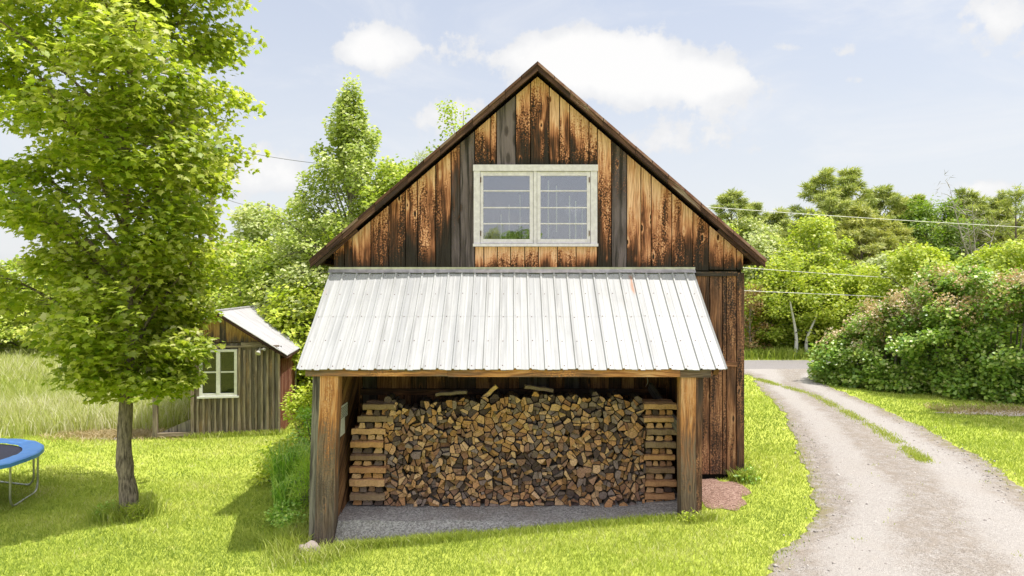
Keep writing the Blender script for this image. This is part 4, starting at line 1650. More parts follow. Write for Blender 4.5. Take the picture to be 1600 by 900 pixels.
# roof
sr = MB()
for s in (-1, 1):
    hw = SRDG + .2
    y = -.22
    while y < SDEP + .2:
        y2 = y + .18
        def rp(d, yy, l=0.0):
            return (-SRDG + s * d, yy, ZRG - ss * d + l)
        for q in ([rp(0, y), rp(hw, y), rp(hw, y2), rp(0, y2)], [rp(0, y, .018), rp(hw, y, .018), rp(hw, y + .025, .018), rp(0, y + .025, .018)],
                  [rp(0, y), rp(hw, y), rp(hw, y, .018), rp(0, y, .018)], [rp(0, y + .025, .018), rp(hw, y + .025, .018), rp(hw, y + .04), rp(0, y + .04)]):
            uvq = [(p[1], math.dist(p, rp(hw, p[1]))) for p in q]
            sr.face(q if s > 0 else q[::-1], uvq if s > 0 else uvq[::-1], (0, 0, 0))
        q = [rp(0, y, -.012), rp(hw, y, -.012), rp(hw, y2, -.012), rp(0, y2, -.012)]
        sr.face(q[::-1] if s > 0 else q, None, (0, 0, 0))
        y = y2
sr.build('roof', roof_mat('shed_roof_metal', (.60, .59, .60)), shed, False)
sk = MB()
for s in (-1, 1):
    hw = SRDG + .19
    sk.beam((-SRDG, -.19, ZRG - .055), (-SRDG + s * hw, -.19, ZRG - ss * hw - .055), .03, .075, tone=.6)
    sk.beam((-SRDG, SDEP + .15, ZRG - .055), (-SRDG + s * hw, SDEP + .15, ZRG - ss * hw - .055), .03, .075, tone=.6)
    sk.beam((-SRDG + s * (hw - .02), -.17, ZRG - ss * hw - .06), (-SRDG + s * (hw - .02), SDEP + .1, ZRG - ss * hw - .06), .03, .08, tone=.6)
sk.build('rake_board', M['rake'], shed, False)
rdg = MB()
rdg.tube([(-SRDG, -.22, ZRG + .012), (-SRDG, SDEP + .2, ZRG + .012)], .035, 8)
rdg.build('ridge_cap', M['flash'], shed, False)
# open bay on the left
pp = MB()
pp.box(-SW - .02, -SW + .09, -.03, .08, 0, 2.2, .7)
pp.build('porch_post', M['batten'], shed, False)
pp = MB()
pp.box(-SW + .095, -SE - .025, -.03, .03, .03, .12, .5, 0)
pp.build('sill_board', M['batten'], shed, False)
pp = MB()
pp.prism([(-SW + .15, .12), (-SE - .06, .12), (-SE - .06, .44)], .06, .10, .95)
pp.build('ramp_panel', M['shed'], shed, False)
lp = MB()
lp.tube([(-.50, -.06, 2.28), (-.50, -.12, 2.26)], .025, 8)
lo_ = lp.build('lamp', M['lampglass'], shed, False)
lp = MB()
lp.tube([(-.50, -.11, 2.25), (-.52, -.16, 2.19), (-.53, -.20, 2.15)], [.03, .055, .07], 10)
lp.build('lamp_shade', M['lampglass'], lo_, False)
lp = MB()
lp.tube([(-.46, -.11, 2.25), (-.40, -.16, 2.27), (-.36, -.20, 2.26)], [.02, .035, .04], 10)
lp.build('lamp_shade', M['lampglass'], lo_, False)

# ------------------------------------------------------------------ trampoline
TX, TY, TR = -10.3, 12.2, 1.59
TG = gzf(TX, TY)
TZ = .45
tramp = empty('trampoline', (TX, TY, TG), 'round backyard trampoline with blue padded rim and black mat', 'trampoline')
def ringpt(r, a, z):
    return (TX + r * math.cos(a), TY + r * math.sin(a), z)
mt = MB()
N = 64
for i in range(N):
    a0, a1 = 2 * math.pi * i / N, 2 * math.pi * (i + 1) / N
    for r0, r1 in ((0, .4), (.4, .8), (.8, TR - .30)):
        def zz_(r):
            return TZ - .02 - .03 * (1 - (r / TR) ** 2)
        if r0 == 0:
            mt.face([(TX, TY, zz_(0)), ringpt(r1, a0, zz_(r1)), ringpt(r1, a1, zz_(r1))], None, None, 0, True)
        else:
            mt.face([ringpt(r0, a0, zz_(r0)), ringpt(r1, a0, zz_(r1)), ringpt(r1, a1, zz_(r1)), ringpt(r0, a1, zz_(r0))], None, None, 0, True)
mt.build('jump_mat', M['mat'], tramp)
pd = MB()
prof_ = [(TR - .33, -.005), (TR - .30, .018), (TR - .16, .024), (TR - .02, .018), (TR + .01, 0), (TR + .012, -.065), (TR - .005, -.065), (TR - .01, -.01), (TR - .3, -.012)]
for i in range(N):
    a0, a1 = 2 * math.pi * i / N, 2 * math.pi * (i + 1) / N
    for (r0, z0), (r1, z1) in zip(prof_, prof_[1:] + prof_[:1]):
        j0, j1 = .006 * math.sin(i * 2.0), .006 * math.sin((i + 1) * 2.0)
        pd.face([ringpt(r0, a0, TZ + z0 + j0), ringpt(r1, a0, TZ + z1 + j0), ringpt(r1, a1, TZ + z1 + j1), ringpt(r0, a1, TZ + z0 + j1)], None, None, 0, True)
pd.build('rim_pad', M['blue'], tramp)
fr = MB()
fr.tube([ringpt(TR - .05, 2 * math.pi * i / N, TZ - .045) for i in range(N + 1)], .022, 8, False)
fr.build('frame_ring', M['steel'], tramp)
for k in range(6):
    a0, a1 = R(-8 + 60 * k), R(34 + 60 * k)
    rr = TR - .09
    p0, p1 = Vector(ringpt(rr, a0, 0)), Vector(ringpt(rr, a1, 0))
    g0 = gzf(p0.x, p0.y) + .02
    pts_ = [(p0.x, p0.y, TZ - .05), (p0.x, p0.y, g0 + .35), (p0.x, p0.y, g0 + .16)]
    d = (p1 - p0)
    pts_ += [tuple(p0 + d * .06 + Vector((0, 0, g0 + .045))), tuple(p0 + d * .17 + Vector((0, 0, g0))), tuple(p0 + d * .5 + Vector((0, 0, g0))), tuple(p0 + d * .83 + Vector((0, 0, g0))), tuple(p0 + d * .94 + Vector((0, 0, g0 + .045)))]
    pts_ += [(p1.x, p1.y, g0 + .16), (p1.x, p1.y, g0 + .35), (p1.x, p1.y, TZ - .05)]
    lg = MB()
    lg.tube(spline(pts_, 4), .019, 8)
    lg.build('leg', M['steel'], tramp)

# ------------------------------------------------------------------ trees
def tree(name, label, cat, x, y, h, prof_r, trunk_r, nlimb, ntwig, nleaf, spread, flat, lsize, tmpl, lmat, bmat, z0=None, group=None,
         lean=(0, 0), droop=.35, base_h=.15, upsweep=.5, tilt=.55, extra=None, inner=.3, fork=0, twig_r=.012, lvb=0.0, trunk_pts=None, rvar=(.72, 1.12), asym=0.0):
    """tapered trunk with limbs; leaves in sprays at the twigs. prof_r: list of (height fraction, radius)"""
    g = gzf(x, y) if z0 is None else z0
    root = empty(name, (x, y, g), label, cat, group)
    hs = np.array([p[0] for p in prof_r])
    rs_ = np.array([p[1] for p in prof_r])
    tk = MB()
    if trunk_pts is None:
        tp = []
        ph = random.uniform(0, 6)
        for i in range(9):
            t = i / 8
            tp.append(Vector((x + lean[0] * t + .06 * trunk_r * 6 * math.sin(t * 5 + ph) * t, y + lean[1] * t + .05 * math.cos(t * 4 + ph) * t, g - .05 + h * .96 * t)))
    else:
        tp = [Vector(p) for p in trunk_pts]
    rad = [trunk_r * (1.4 if i == 0 else 1) * max(.06, (1 - .95 * (i / (len(tp) - 1)) ** 1.1)) for i in range(len(tp))]
    tps = spline(tp, 4)
    rads = [np.interp(i / (len(tps) - 1), np.linspace(0, 1, len(rad)), rad) for i in range(len(tps))]
    tk.tube(tps, [q * (1 + .07 * math.sin(i * 1.9) + .05 * math.sin(i * 3.7 + 1)) for i, q in enumerate(rads)], 14)
    def trunk_at(t):
        if trunk_pts is not None:
            zt = g + h * .96 * t
            f = float(np.interp(zt, [p.z for p in tps], np.arange(len(tps))))
        else:
            f = max(0, min(1, t)) * (len(tps) - 1)
        i = min(len(tps) - 2, int(f))
        return tps[i].lerp(tps[i + 1], f - i), rads[i]
    cents = []
    for li in range(nlimb):
        t = base_h + (0.97 - base_h) * ((li + random.uniform(.2, .8)) / nlimb)
        az = li * 2.39996 + random.uniform(-.5, .5)
        # tip height fraction is higher than the root of the limb
        p0, r0 = trunk_at(max(.03, base_h - .04, t - upsweep * .18))
        rmax = float(np.interp(t, hs, rs_)) * random.uniform(*rvar) * (1 - asym * math.cos(az))
        tipz = g + h * min(1.0, t + random.uniform(-.02, .04))
        c_, _ = trunk_at(t)
        tip = Vector((c_.x + math.cos(az) * rmax, c_.y + math.sin(az) * rmax, tipz))
        mid = p0.lerp(tip, .5) + Vector((0, 0, upsweep * .10 * rmax))
        mid2 = p0.lerp(tip, .8) + Vector((0, 0, upsweep * .08 * rmax))
        lp_ = spline([p0, mid, mid2, tip], 4)
        rl = max(twig_r * 1.3, min(r0 * .55, rmax * .018 + .008))
        tk.tube(lp_, [rl * (1 - .8 * i / (len(lp_) - 1)) for i in range(len(lp_))], 6, False)
        for tw in range(ntwig):
            f = inner + (1 - inner) * ((tw + random.random()) / ntwig)
            b = lp_[min(len(lp_) - 1, int(f * (len(lp_) - 1)))]
            sd = rmax * random.uniform(.12, .42) * (1.15 - f * .5)
            a2 = az + random.uniform(-1.5, 1.5)
            e = b + Vector((math.cos(a2) * sd, math.sin(a2) * sd, random.uniform(-.25, .4) * sd))
            tk.tube([b, b.lerp(e, .5) + Vector((0, 0, .05 * sd)), e], [twig_r, twig_r * .8, twig_r * .4], 4, False)
            cents.append(tuple(e))
            if random.random() < .6:
                cents.append(tuple(b.lerp(e, .45)))
        cents.append(tuple(tip))
    for t in (.94, .98, 1.0):
        p, _ = trunk_at(t)
        cents.append(tuple(p + Vector((random.uniform(-.1, .1), random.uniform(-.1, .1), .04 * h * .3))))
    if extra:
        cents += extra
    tk.build('trunk', bmat, root)
    C = np.array(cents)
    axis_ = np.stack([np.full(len(C), x + lean[0] * .5), np.full(len(C), y), C[:, 2]], 1)
    v, f, l = sprays(C, nleaf, spread, flat, lsize, tmpl, np.repeat(axis_, nleaf, 0) - np.array([0, 0, .4]), droop, tilt=tilt, lv_bias=lvb)
    link_mesh('crown', np_mesh('crown', v, f, l, lmat), root)
    return root


MAPLE, OVAL, ROUNDL, NEED, TUFT = T_maple(), T_oval(.34), T_oval(.46), T_needle(), T_needle(.10)

# the big maple at the left
tx, ty = -6.56, 11.63
tb_ = gzf(tx, ty)
tpts = [(tx + .03, ty, tb_ - .08), (tx + .03, ty, tb_ + .35), (tx - .05, ty, tb_ + 1.05), (tx - .02, ty + .02, tb_ + 2.0), (tx + .0, ty + .05, tb_ + 3.2), (tx - .08, ty + .08, tb_ + 4.6),
        (tx - .02, ty + .05, tb_ + 6.4), (tx + .1, ty, tb_ + 8.4), (tx + .12, ty, tb_ + 10.2)]
tree('maple_tree', 'tall maple tree with dense bright leaves standing on the left lawn', 'tree', tx, ty, 10.4,
     [(0, .2), (.17, .45), (.22, .8), (.32, 1.15), (.40, 1.42), (.50, 1.62), (.60, 2.15), (.75, 2.45), (.85, 2.05), (1, .4)],
     .155, 56, 9, 60, .29, .42, .11, MAPLE, L['maple'], B['maple'], droop=.55, base_h=.235, upsweep=.7, inner=.2, rvar=(.6, 1.22), asym=.22, trunk_pts=tpts, twig_r=.009, tilt=.5)

# behind the small shed and left of the barn
tree('poplar_tree', 'tall loose poplar with pointed top rising left of the barn roof', 'tree', at(548, 450, 24).x, 24, 11.1,
     [(0, .8), (.2, 2.3), (.45, 2.75), (.62, 2.25), (.75, 1.45), (.86, .66), (.95, .22), (1, .08)],
     .16, 74, 10, 26, .17, .8, .125, ROUNDL, L['poplar'], B['grey'], droop=.2, base_h=.12, upsweep=1.1, inner=.25)
tree('leafy_tree', 'bright green tree filling in beside the left slope of the barn roof', 'tree', at(620, 450, 23).x, 23, 8.3,
     [(0, .8), (.3, 2.0), (.6, 1.9), (.85, 1.2), (1, .3)], .13, 34, 10, 30, .28, .6, .13, ROUNDL, L['bush'], B['grey'], upsweep=.9)
tree('pine_tree', 'dark pine top showing behind the poplar left of the barn roof', 'tree', at(652, 450, 31).x, 31, 9.9,
     [(0, 2.2), (.3, 2.0), (.7, 1.1), (1, .1)], .14, 40, 6, 26, .20, .5, .26, NEED, L['pine'], B['pine'], droop=0, upsweep=.2, tilt=.9)
tree('peeking_tree', 'tree crown peeking above the left slope of the barn roof', 'tree', at(722, 450, 27).x, 27, 11.2,
     [(0, .6), (.4, 1.9), (.7, 1.5), (.9, .9), (1, .25)], .16, 26, 8, 20, .25, .6, .12, ROUNDL, L['bush'], B['grey'], upsweep=.9)
GB = 'shrubs and small trees along the meadow edge'
for (px, py, Y, r, lm, lab) in ((470, 330, 26, 2.0, 'pale', 'pale whitish green shrub directly left of the poplar'),
                                (405, 315, 31, 2.0, 'pale', 'grey green tree under the wires between the two utility poles'),
                                (440, 395, 24, 1.9, 'bush', 'yellow green shrub behind the shed roof ridge'),
                                (375, 372, 25, 2.0, 'bush', 'bright shrub behind the shed next to the maple crown'),
                                (500, 400, 22.5, 1.6, 'pale', 'pale flowering shrub between shed roof and woodshed roof'),
                                (475, 445, 21.5, 1.2, 'gold', 'low yellow green shrub at the back of the shed roof'),
                                (540, 330, 28, 2.4, 'bush', 'dense green shrub tree behind the poplar trunk'),
                                (320, 385, 30, 2.6, 'bush', 'broad shrub behind the maple near the nearer pole'),
                                (250, 390, 36, 3.0, 'bush', 'broad shrub seen through the lower maple leaves'),
                                (150, 400, 38, 3.4, 'birch', 'wide light shrub beyond the meadow behind the maple trunk'),
                                (40, 400, 38, 3.4, 'bush', 'wide shrub beyond the meadow at the left edge'),
                                (-80, 390, 36, 3.4, 'birch', 'wide shrub beyond the meadow outside the left edge')):
    p = at(px, py, Y)
    h = p.z - gzf(p.x, Y)
    tree('shrub', lab, 'shrub', p.x, Y, h, [(0, r * .8), (.35, r), (.7, r * .85), (.9, r * .5), (1, r * .15)], .08, 36, 8, 26, .30, .65,
         .135 if Y < 28 else .19, ROUNDL, L[lm], B['grey'], group=GB, base_h=.03, upsweep=.8, inner=.35)

# right hand wood
GR = 'trees of the wood across the road'
def pine(px, py, Y, r, label, mat='pine', name='pine_tree', nl=66, nleaf=40):
    p = at(px, py, Y)
    h = p.z - gzf(p.x, Y)
    tree(name, label, 'tree', p.x, Y, h, [(0, r * .9), (.3, r), (.6, r * .95), (.8, r * .62), (.93, r * .22), (1, r * .03)], .17, nl, 5, nleaf,
         .20, .34, .33, TUFT, L[mat], B['pine'], group=GR, droop=-.15, base_h=.12, upsweep=.35, tilt=.8, inner=.3)
def decid(px, py, Y, r, label, mat, bark='grey', name='leafy_tree', nl=34, tw=9, nleaf=28, ls=.19, spread=.40, lean=(0, 0), up=.9, tr=.14):
    p = at(px, py, Y)
    h = p.z - gzf(p.x, Y)
    tree(name, label, 'tree', p.x, Y, h, [(0, r * .6), (.15, r * .9), (.45, r), (.72, r * .85), (.9, r * .5), (1, r * .15)], tr, nl, tw, nleaf,
         spread, .6, ls, ROUNDL, L[mat], B[bark], group=GR, base_h=.08, upsweep=up, lean=lean, inner=.3)

pine(1143, 292, 52, 2.6, 'rounded pine standing apart just right of the barn roof')
pine(1216, 322, 58, 2.4, 'short hazy pine between the rounded pine and the tall pair')
pine(1286, 264, 46, 2.7, 'left one of the tall dark pine pair, slightly broader')
pine(1326, 262, 47, 2.3, 'right one of the tall dark pine pair, more slender')
pine(1376, 286, 49, 2.6, 'pine with broad top right of the tall pair')
pine(1345, 320, 41, 2.5, 'pine with tan tipped drooping branches in front of the tall pines', 'tanpine', nl=60, nleaf=40)
pine(1392, 345, 42, 2.0, 'smaller tan tipped pine left of the round dark maple', 'tanpine')
pine(1562, 302, 50, 2.4, 'greyish pine right of the bare forked tree')
pine(1588, 284, 46, 1.8, 'sparse tall pine at the right edge of the wood', nl=26, nleaf=20)
pine(1512, 292, 49, 2.4, 'greyish pine behind the bare forked tree')
pine(1250, 345, 52, 2.4, 'dark pine showing between the birches and the tall pair')
pine(1430, 300, 55, 2.2, 'far pine whose tip shows left of the round maple')
pine(1306, 300, 51, 2.2, 'shorter pine showing in the gap inside the tall pair')
pine(1352, 302, 52, 2.4, 'pine showing between the tall pair and the broad topped one', 'tanpine')
pine(1408, 312, 52, 2.3, 'pine showing just left of the round dark maple', 'tanpine')
pine(1538, 312, 53, 2.4, 'far pine between the bare forked tree and the right edge', 'tanpine')
pine(1178, 318, 60, 2.6, 'far pine whose top shows right beside the rounded pine')
pine(1640, 300, 48, 2.4, 'pine just past the right edge of the picture')
decid(1455, 306, 47, 3.0, 'round dark green maple between pines', 'dkmaple', name='round_maple', nl=44, tw=9, nleaf=22, ls=.20, spread=.42)
decid(1278, 330, 33.5, 1.75, 'tall light birch with white forked trunk in front of the pines', 'birch', 'birch', 'birch_tree', 34, 8, 26, .15, .30, up=1.0)
decid(1190, 365, 36, 2.1, 'pale green tree right beside the barn wall', 'pale', nl=30)
decid(1232, 400, 33, 1.7, 'mid green birch leaning left over the road verge', 'birch', 'birch', 'birch_tree', 32, 8, 26, .15, .30, lean=(-.2, 0))
decid(1262, 440, 32.2, 1.5, 'low birch with white stem leaning right beside the road', 'birch', 'birch', 'birch_tree', 28, 8, 26, .15, .28, lean=(.5, 0))
decid(1330, 410, 34, 1.8, 'yellow green tree behind the left end of the lilac hedge', 'birch', nl=28, ls=.14, spread=.32)
decid(1425, 378, 30, 1.9, 'yellow green tree rising behind the middle of the lilac hedge', 'birch', nl=30, ls=.14, spread=.32)
decid(1580, 375, 31, 2.0, 'light green tree rising behind the right part of the lilac hedge', 'birch', nl=30, ls=.14, spread=.32)
decid(1510, 400, 33, 1.5, 'low green tree behind the hedge below the bare tree', 'bush', nl=24, ls=.15, spread=.32)
decid(1640, 380, 32, 2.2, 'light tree behind the hedge outside the right edge', 'bush')
decid(1172, 445, 31.5, .75, 'small russet brown tree next to the barn corner', 'russet', name='russet_tree', nl=14, tw=5, nleaf=14, ls=.12, spread=.22, tr=.05)
decid(1110, 345, 44, 2.6, 'green tree hidden mostly behind the right roof slope', 'bush')
decid(1185, 340, 50, 2.6, 'hazy pale tree under the rounded pine', 'pale')
decid(1205, 455, 32.5, 1.4, 'leafy sapling on the verge right of the barn corner', 'bush', nl=22, ls=.13, spread=.28)
decid(1300, 475, 33, 1.4, 'leafy sapling where the lilac hedge begins', 'bush', nl=22, ls=.13, spread=.28)
# the wood closes behind
for k_, (px, py, Y, r_, kd) in enumerate(((1120, 335, 60, 3.2, 'pale'), (1172, 350, 57, 3.0, 'birch'), (1245, 338, 60, 3.2, 'bush'), (1310, 322, 58, 3.0, 'bush'), (1405, 326, 60, 3.2, 'birch'),
                                         (1490, 335, 58, 3.0, 'bush'), (1545, 330, 60, 3.2, 'pale'), (1610, 335, 58, 3.4, 'bush'), (1390, 400, 38, 2.2, 'pale'), (1545, 395, 40, 2.4, 'birch'), (1475, 415, 37, 2.0, 'bush'))):
    decid(px, py, Y, r_, ('far pale tree seen just over the right roof slope', 'far light green tree below the rounded pine', 'far green tree behind the low hazy pine', 'far green tree between the tall pine pair',
                          'far light tree left of the round dark maple', 'far green tree left of the bare forked tree', 'far pale tree right of the bare forked tree', 'far green tree at the right edge of the wood',
                          'pale tree in front of the tan tipped pine', 'light tree below the greyish pines', 'green tree in front of the round dark maple')[k_], kd, nl=30, ls=.26, spread=.5)
# fork leaned bare tree
def bare(px, py, Y, label):
    p = at(px, py, Y)
    g = gzf(p.x, Y)
    root = empty('bare_tree', (p.x, Y, g), label, 'tree', GR)
    tk = MB()
    h = p.z - g
    b0 = Vector((p.x, Y, g))
    f = b0 + Vector((.1, 0, h * .42))
    tk.tube([b0, b0.lerp(f, .5) + Vector((.05, 0, 0)), f], [.2, .17, .15], 8)
    cs = []
    for dx, hh in ((-1.5, .98), (.2, .88), (1.5, .72), (-.5, .8)):
        e = b0 + Vector((dx, random.uniform(-.5, .5), h * hh))
        pth = spline([f, f.lerp(e, .4) + Vector((dx * .12, 0, 0)), e], 5)
        tk.tube(pth, [.085 * (1 - .92 * i / (len(pth) - 1)) for i in range(len(pth))], 6, False)
        for _ in range(14):
            b = pth[random.randint(2, len(pth) - 1)]
            t = b + Vector((random.uniform(-1, 1), random.uniform(-.8, .8), random.uniform(.1, 1.0)))
            tk.tube([b, b.lerp(t, .5) + Vector((0, 0, .08)), t], [.03, .02, .008], 4, False)
            cs.append(tuple(t))
    tk.build('trunk', B['dead'], root)
    C = np.array(cs)
    v, ff, l = sprays(C, 18, .35, .7, .36, NEED, None, 0, tilt=1.0)
    link_mesh('crown', np_mesh('crown', v, ff, l, L['twig']), root)
bare(1522, 288, 44, 'pale bare tree with forked trunk and thin grey twigs')
# birch stems on the verge
for px, py0, py1, lx, lab in ((1243, 562, 470, -.25, 'left white birch stem on the road verge'), (1262, 560, 490, .45, 'right white birch stem leaning right on the road verge')):
    p = at(px, py0, 30.7)
    g = gzf(p.x, 30.7)
    r = empty('birch_tree', (p.x, 30.7, g), lab, 'tree', GR)
    t = MB()
    hh = at(px, py1, 30.7).z - g
    t.tube(spline([(p.x, 30.7, g - .1), (p.x - lx * .1, 30.7, g + hh * .4), (p.x + lx, 30.7, g + hh)], 5), [.10 - .007 * i for i in range(11)], 8)
    t.build('trunk', B['birch'], r)
    C = np.array([(p.x + lx * 1.1 + random.gauss(0, .7), 30.7 + random.gauss(0, .5), g + hh + random.uniform(-.6, 2.2)) for _ in range(70)])
    v, f, l = sprays(C, 18, .26, .6, .13, ROUNDL, None, .3)
    link_mesh('crown', np_mesh('crown', v, f, l, L['birch']), r)

# shade tree outside the right edge
tree('shade_tree', 'tree standing to the right of the driveway that shades the grass', 'tree', 16.6, 16.0, 13.0,
     [(0, .5), (.5, 1.6), (.65, 2.2), (.85, 1.7), (1, .3)], .18, 26, 8, 16, .36, .6, .2, ROUNDL, L['dkmaple'], B['grey'], base_h=.55)
# trees across the yard, seen only as a reflection in the gable window
tree('pine_tree', 'pine behind the viewer reflected in the gable window', 'tree', -1.3, -22, 7.6,
     [(0, 1.4), (.5, 1.0), (1, .1)], .14, 24, 5, 20, .28, .4, .4, NEED, L['pine'], B['pine'], droop=0, upsweep=.2, tilt=.9)
tree('round_maple', 'round maple behind the viewer reflected in the gable window', 'tree', .35, -22, 7.3,
     [(0, .6), (.4, 1.2), (.8, 1.2), (1, .4)], .2, 22, 8, 16, .5, .6, .3, ROUNDL, L['dkmaple'], B['grey'])

# ------------------------------------------------------------------ lilac hedge
GH = 'overgrown lilac bushes beside the driveway'
def lilac(px, py, x, y, r, label, bl=40):
    h = CAMZ - (py - 450) * y / FPX - gzf(x, y)
    g = gzf(x, y)
    root = empty('lilac_bush', (x, y, g), label, 'bush', GH)
    tk = MB()
    cs = []
    for i in range(12):
        a = i * 2.4
        e = Vector((x + math.cos(a) * r * .6 * random.uniform(.3, 1), y + math.sin(a) * r * .6 * random.uniform(.3, 1), g + h * random.uniform(.6, .85)))
        b = Vector((x + math.cos(a) * .25, y + math.sin(a) * .25, g - .05))
        tk.tube(spline([b, b.lerp(e, .5) + Vector((0, 0, .2)), e], 4), [.045 - .004 * k for k in range(9)], 6, False)
    tk.build('stem', B['grey'], root)
    ph = [random.uniform(0, 6.28) for _ in range(5)]
    for q in range(76):
        a = random.uniform(0, 6.283)
        zf = random.uniform(.02, 1.0) ** .85
        prof2 = math.sqrt(max(0.0, 1 - max(0, (zf - .30) / .70) ** 2.0)) * (.80 + .2 * min(1, zf / .3))
        rr = r * prof2 * random.uniform(.70, 1.12)
        cr = random.uniform(.16, .34)
        if q % 3 == 0:
            zf = random.uniform(.03, .22)
            rr = r * random.uniform(.72, .95)
        cz0 = g + h * zf * random.uniform(.86, 1.03)
        for i in range(11):
            d = Vector((random.gauss(0, 1), random.gauss(0, 1), random.gauss(0, 1))).normalized() * cr * random.uniform(.5, 1)
            cs.append((x + rr * math.cos(a) + d.x, y + rr * math.sin(a) + d.y, max(g + .05, cz0 + d.z * .8)))
    C = np.array(cs)
    ax0 = np.tile(np.array([x, y, g + h * .3]), (len(C) * 18, 1))
    v, f, l = sprays(C, 18, .13, .75, .115, ROUNDL, ax0, .3, tilt=.65)
    link_mesh('crown', np_mesh('crown', v, f, l, L['lilac']), root)
    if bl:
        sel = [c for c in cs if c[2] > g + h * .55]
        random.shuffle(sel)
        sel = np.array(sel[:bl]) + np.array([0, -.05, .12])
        v, f, l = sprays(sel, 60, .15, 1.2, .07, ROUNDL, None, 0, tilt=1.0)
        link_mesh('blossom', np_mesh('blossom', v, f, l, L['blossom']), root)
lilac(1315, 520, 11.45, 22.6, 1.25, 'lowest lilac bush at the far left end of the hedge', 34)
lilac(1362, 462, 12.2, 21.8, 1.5, 'lilac bush with many brown faded flower heads', 52)
lilac(1430, 432, 12.9, 21.0, 1.6, 'tall lilac bush in the middle with brownish top', 60)
lilac(1500, 420, 13.7, 20.2, 1.6, 'tall green lilac bush right of the brownish middle one', 34)
lilac(1555, 428, 14.4, 19.6, 1.5, 'lilac bush with pale flower heads near the dirt patch', 34)
lilac(1610, 412, 15.3, 19.2, 1.7, 'lilac bush at the right edge of the picture', 22)
lilac(1680, 412, 16.8, 18.6, 1.7, 'lilac bush beyond the right edge of the picture', 20)

# ------------------------------------------------------------------ poles and wires
def upole(px, py, Y, r, label, arm=True):
    p = at(px, py, Y)
    g = gzf(p.x, Y)
    root = empty('utility_pole', (p.x, Y, g), label, 'utility pole')
    t = MB()
    t.tube([(p.x, Y, g - .2), (p.x, Y, (g + p.z) / 2), (p.x + .03, Y, p.z)], [r * 1.15, r, r * .8], 10)
    t.build('post', M['pole'], root)
    if arm:
        t = MB()
        t.beam((p.x - .7, Y - .15, p.z - .4), (p.x + .7, Y - .15, p.z - .4), .09, .11)
        t.build('crossarm', M['pole'], root)
    return p
pl1 = upole(330, 235, 37, .15, 'nearer grey utility pole seen beside the maple crown')
pl2 = upole(419, 318, 55, .14, 'farther short utility pole behind the shrubs', False)
def wire(a, b, sag, r, label, mat):
    a, b = Vector(a), Vector(b)
    pts_ = [a.lerp(b, i / 24) - Vector((0, 0, sag * 4 * (i / 24) * (1 - i / 24))) for i in range(25)]
    t = MB()
    t.tube(pts_, r, 6)
    o = t.build('power_line', mat)
    tag(o, label, 'wire', 'overhead wires')
wire(at(1020, 317, 30), at(1900, 369, 30), .12, .014, 'topmost pale wire crossing the trees on the right', M['wire'])
wire(at(1020, 407, 29.9), at(1700, 450, 29.9), .10, .013, 'middle pale wire on the right ending behind the lilacs', M['wire'])
wire(at(1020, 447, 29.8), at(1700, 474, 29.8), .06, .013, 'lowest pale wire on the right passing the birches', M['wire'])
wire(at(330, 300, 37), pl2 + Vector((0, 0, -.1)), .35, .016, 'thin grey wire running between the two utility poles', M['darkwire'])
wire(at(331, 225, 36.9), at(620, 262, 32), .3, .013, 'upper thin wire vanishing behind the poplar', M['darkwire'])
wire(pl2 + Vector((.05, 0, -.15)), at(640, 350, 40), .3, .015, 'thin wire leaving the farther pole toward the barn', M['darkwire'])

# ------------------------------------------------------------------ grass
BARN_FP = [(BX0 - .02, YW), (BX1 + .02, YW), (BX1 + .02, BYB), (BX0 - .02, BYB)]
LEAN_FP = [(FX0 - .1, FY0 - .02), (FX1, FY0 - .02), (FX1, YW + .1), (FX0 - .1, YW + .1)]
ca, sa_ = math.cos(SA), math.sin(SA)
def sl(xl_, yl_):
    return (SHX + xl_ * ca - yl_ * sa_, SHY + xl_ * sa_ + yl_ * ca)
SHED_FP = [sl(0, 0), sl(0, SDEP), sl(-SE, SDEP), sl(-SE, 0)]
MEADOW = [(-60, 17.3), (-12.9, 17.8), (-10.9, 18.5), (-9.7, 18.6), (-9.3, 19.0), (-8.8, 25.5), (-4.0, 25.4), (-4.0, 48), (-60, 48)]
STRIP_C = spline([(8.45, 23.4, 0), (8.55, 21.8, 0), (8.75, 20.0, 0), (8.5, 18.0, 0), (8.25, 16.3, 0), (7.95, 14.5, 0), (7.6, 13.0, 0), (7.45, 12.3, 0)], 8)

def lowfreq(x, y):
    return (np.sin(x * .9 + 1.3 * np.sin(y * .7)) + np.sin(y * 1.3 + x * .5 + 2) + .7 * np.sin(x * 2.7 - y * 1.9)) / 2.7

def blades(x, y, h, wd, lean, lv, segs=1, z=None):
    n = len(x)
    z0 = (gz(x, y) if z is None else z)
    a = rng.uniform(0, 2 * np.pi, n)
    side = np.stack([np.cos(a), np.sin(a), np.zeros(n)], 1) * (wd / 2)[:, None]
    b = rng.uniform(0, 2 * np.pi, n)
    ld = np.stack([np.cos(b), np.sin(b), np.zeros(n)], 1) * (lean * h)[:, None]
    p = np.stack([x, y, z0 - .005], 1)
    up = np.zeros((n, 3))
    if segs == 1:
        up[:, 2] = h
        v = np.stack([p - side, p + side, p + up + ld], 1).reshape(-1, 3)
        f = np.arange(n * 3).reshape(n, 3)
        return v, f, np.repeat(lv, 3)
    u1, u2 = up.copy(), up.copy()
    u1[:, 2] = h * .6
    u2[:, 2] = h * .95
    v = np.stack([p - side, p + side, p + u1 + ld * .35 - side * .8, p + u1 + ld * .35 + side * .8, p + u2 + ld], 1).reshape(-1, 3)
    base = (np.arange(n) * 5)[:, None]
    f = np.concatenate([base + np.array([[0, 1, 3]]), base + np.array([[0, 3, 2]]), base + np.array([[2, 3, 4]])], 0)
    return v, f, np.repeat(lv, 5)

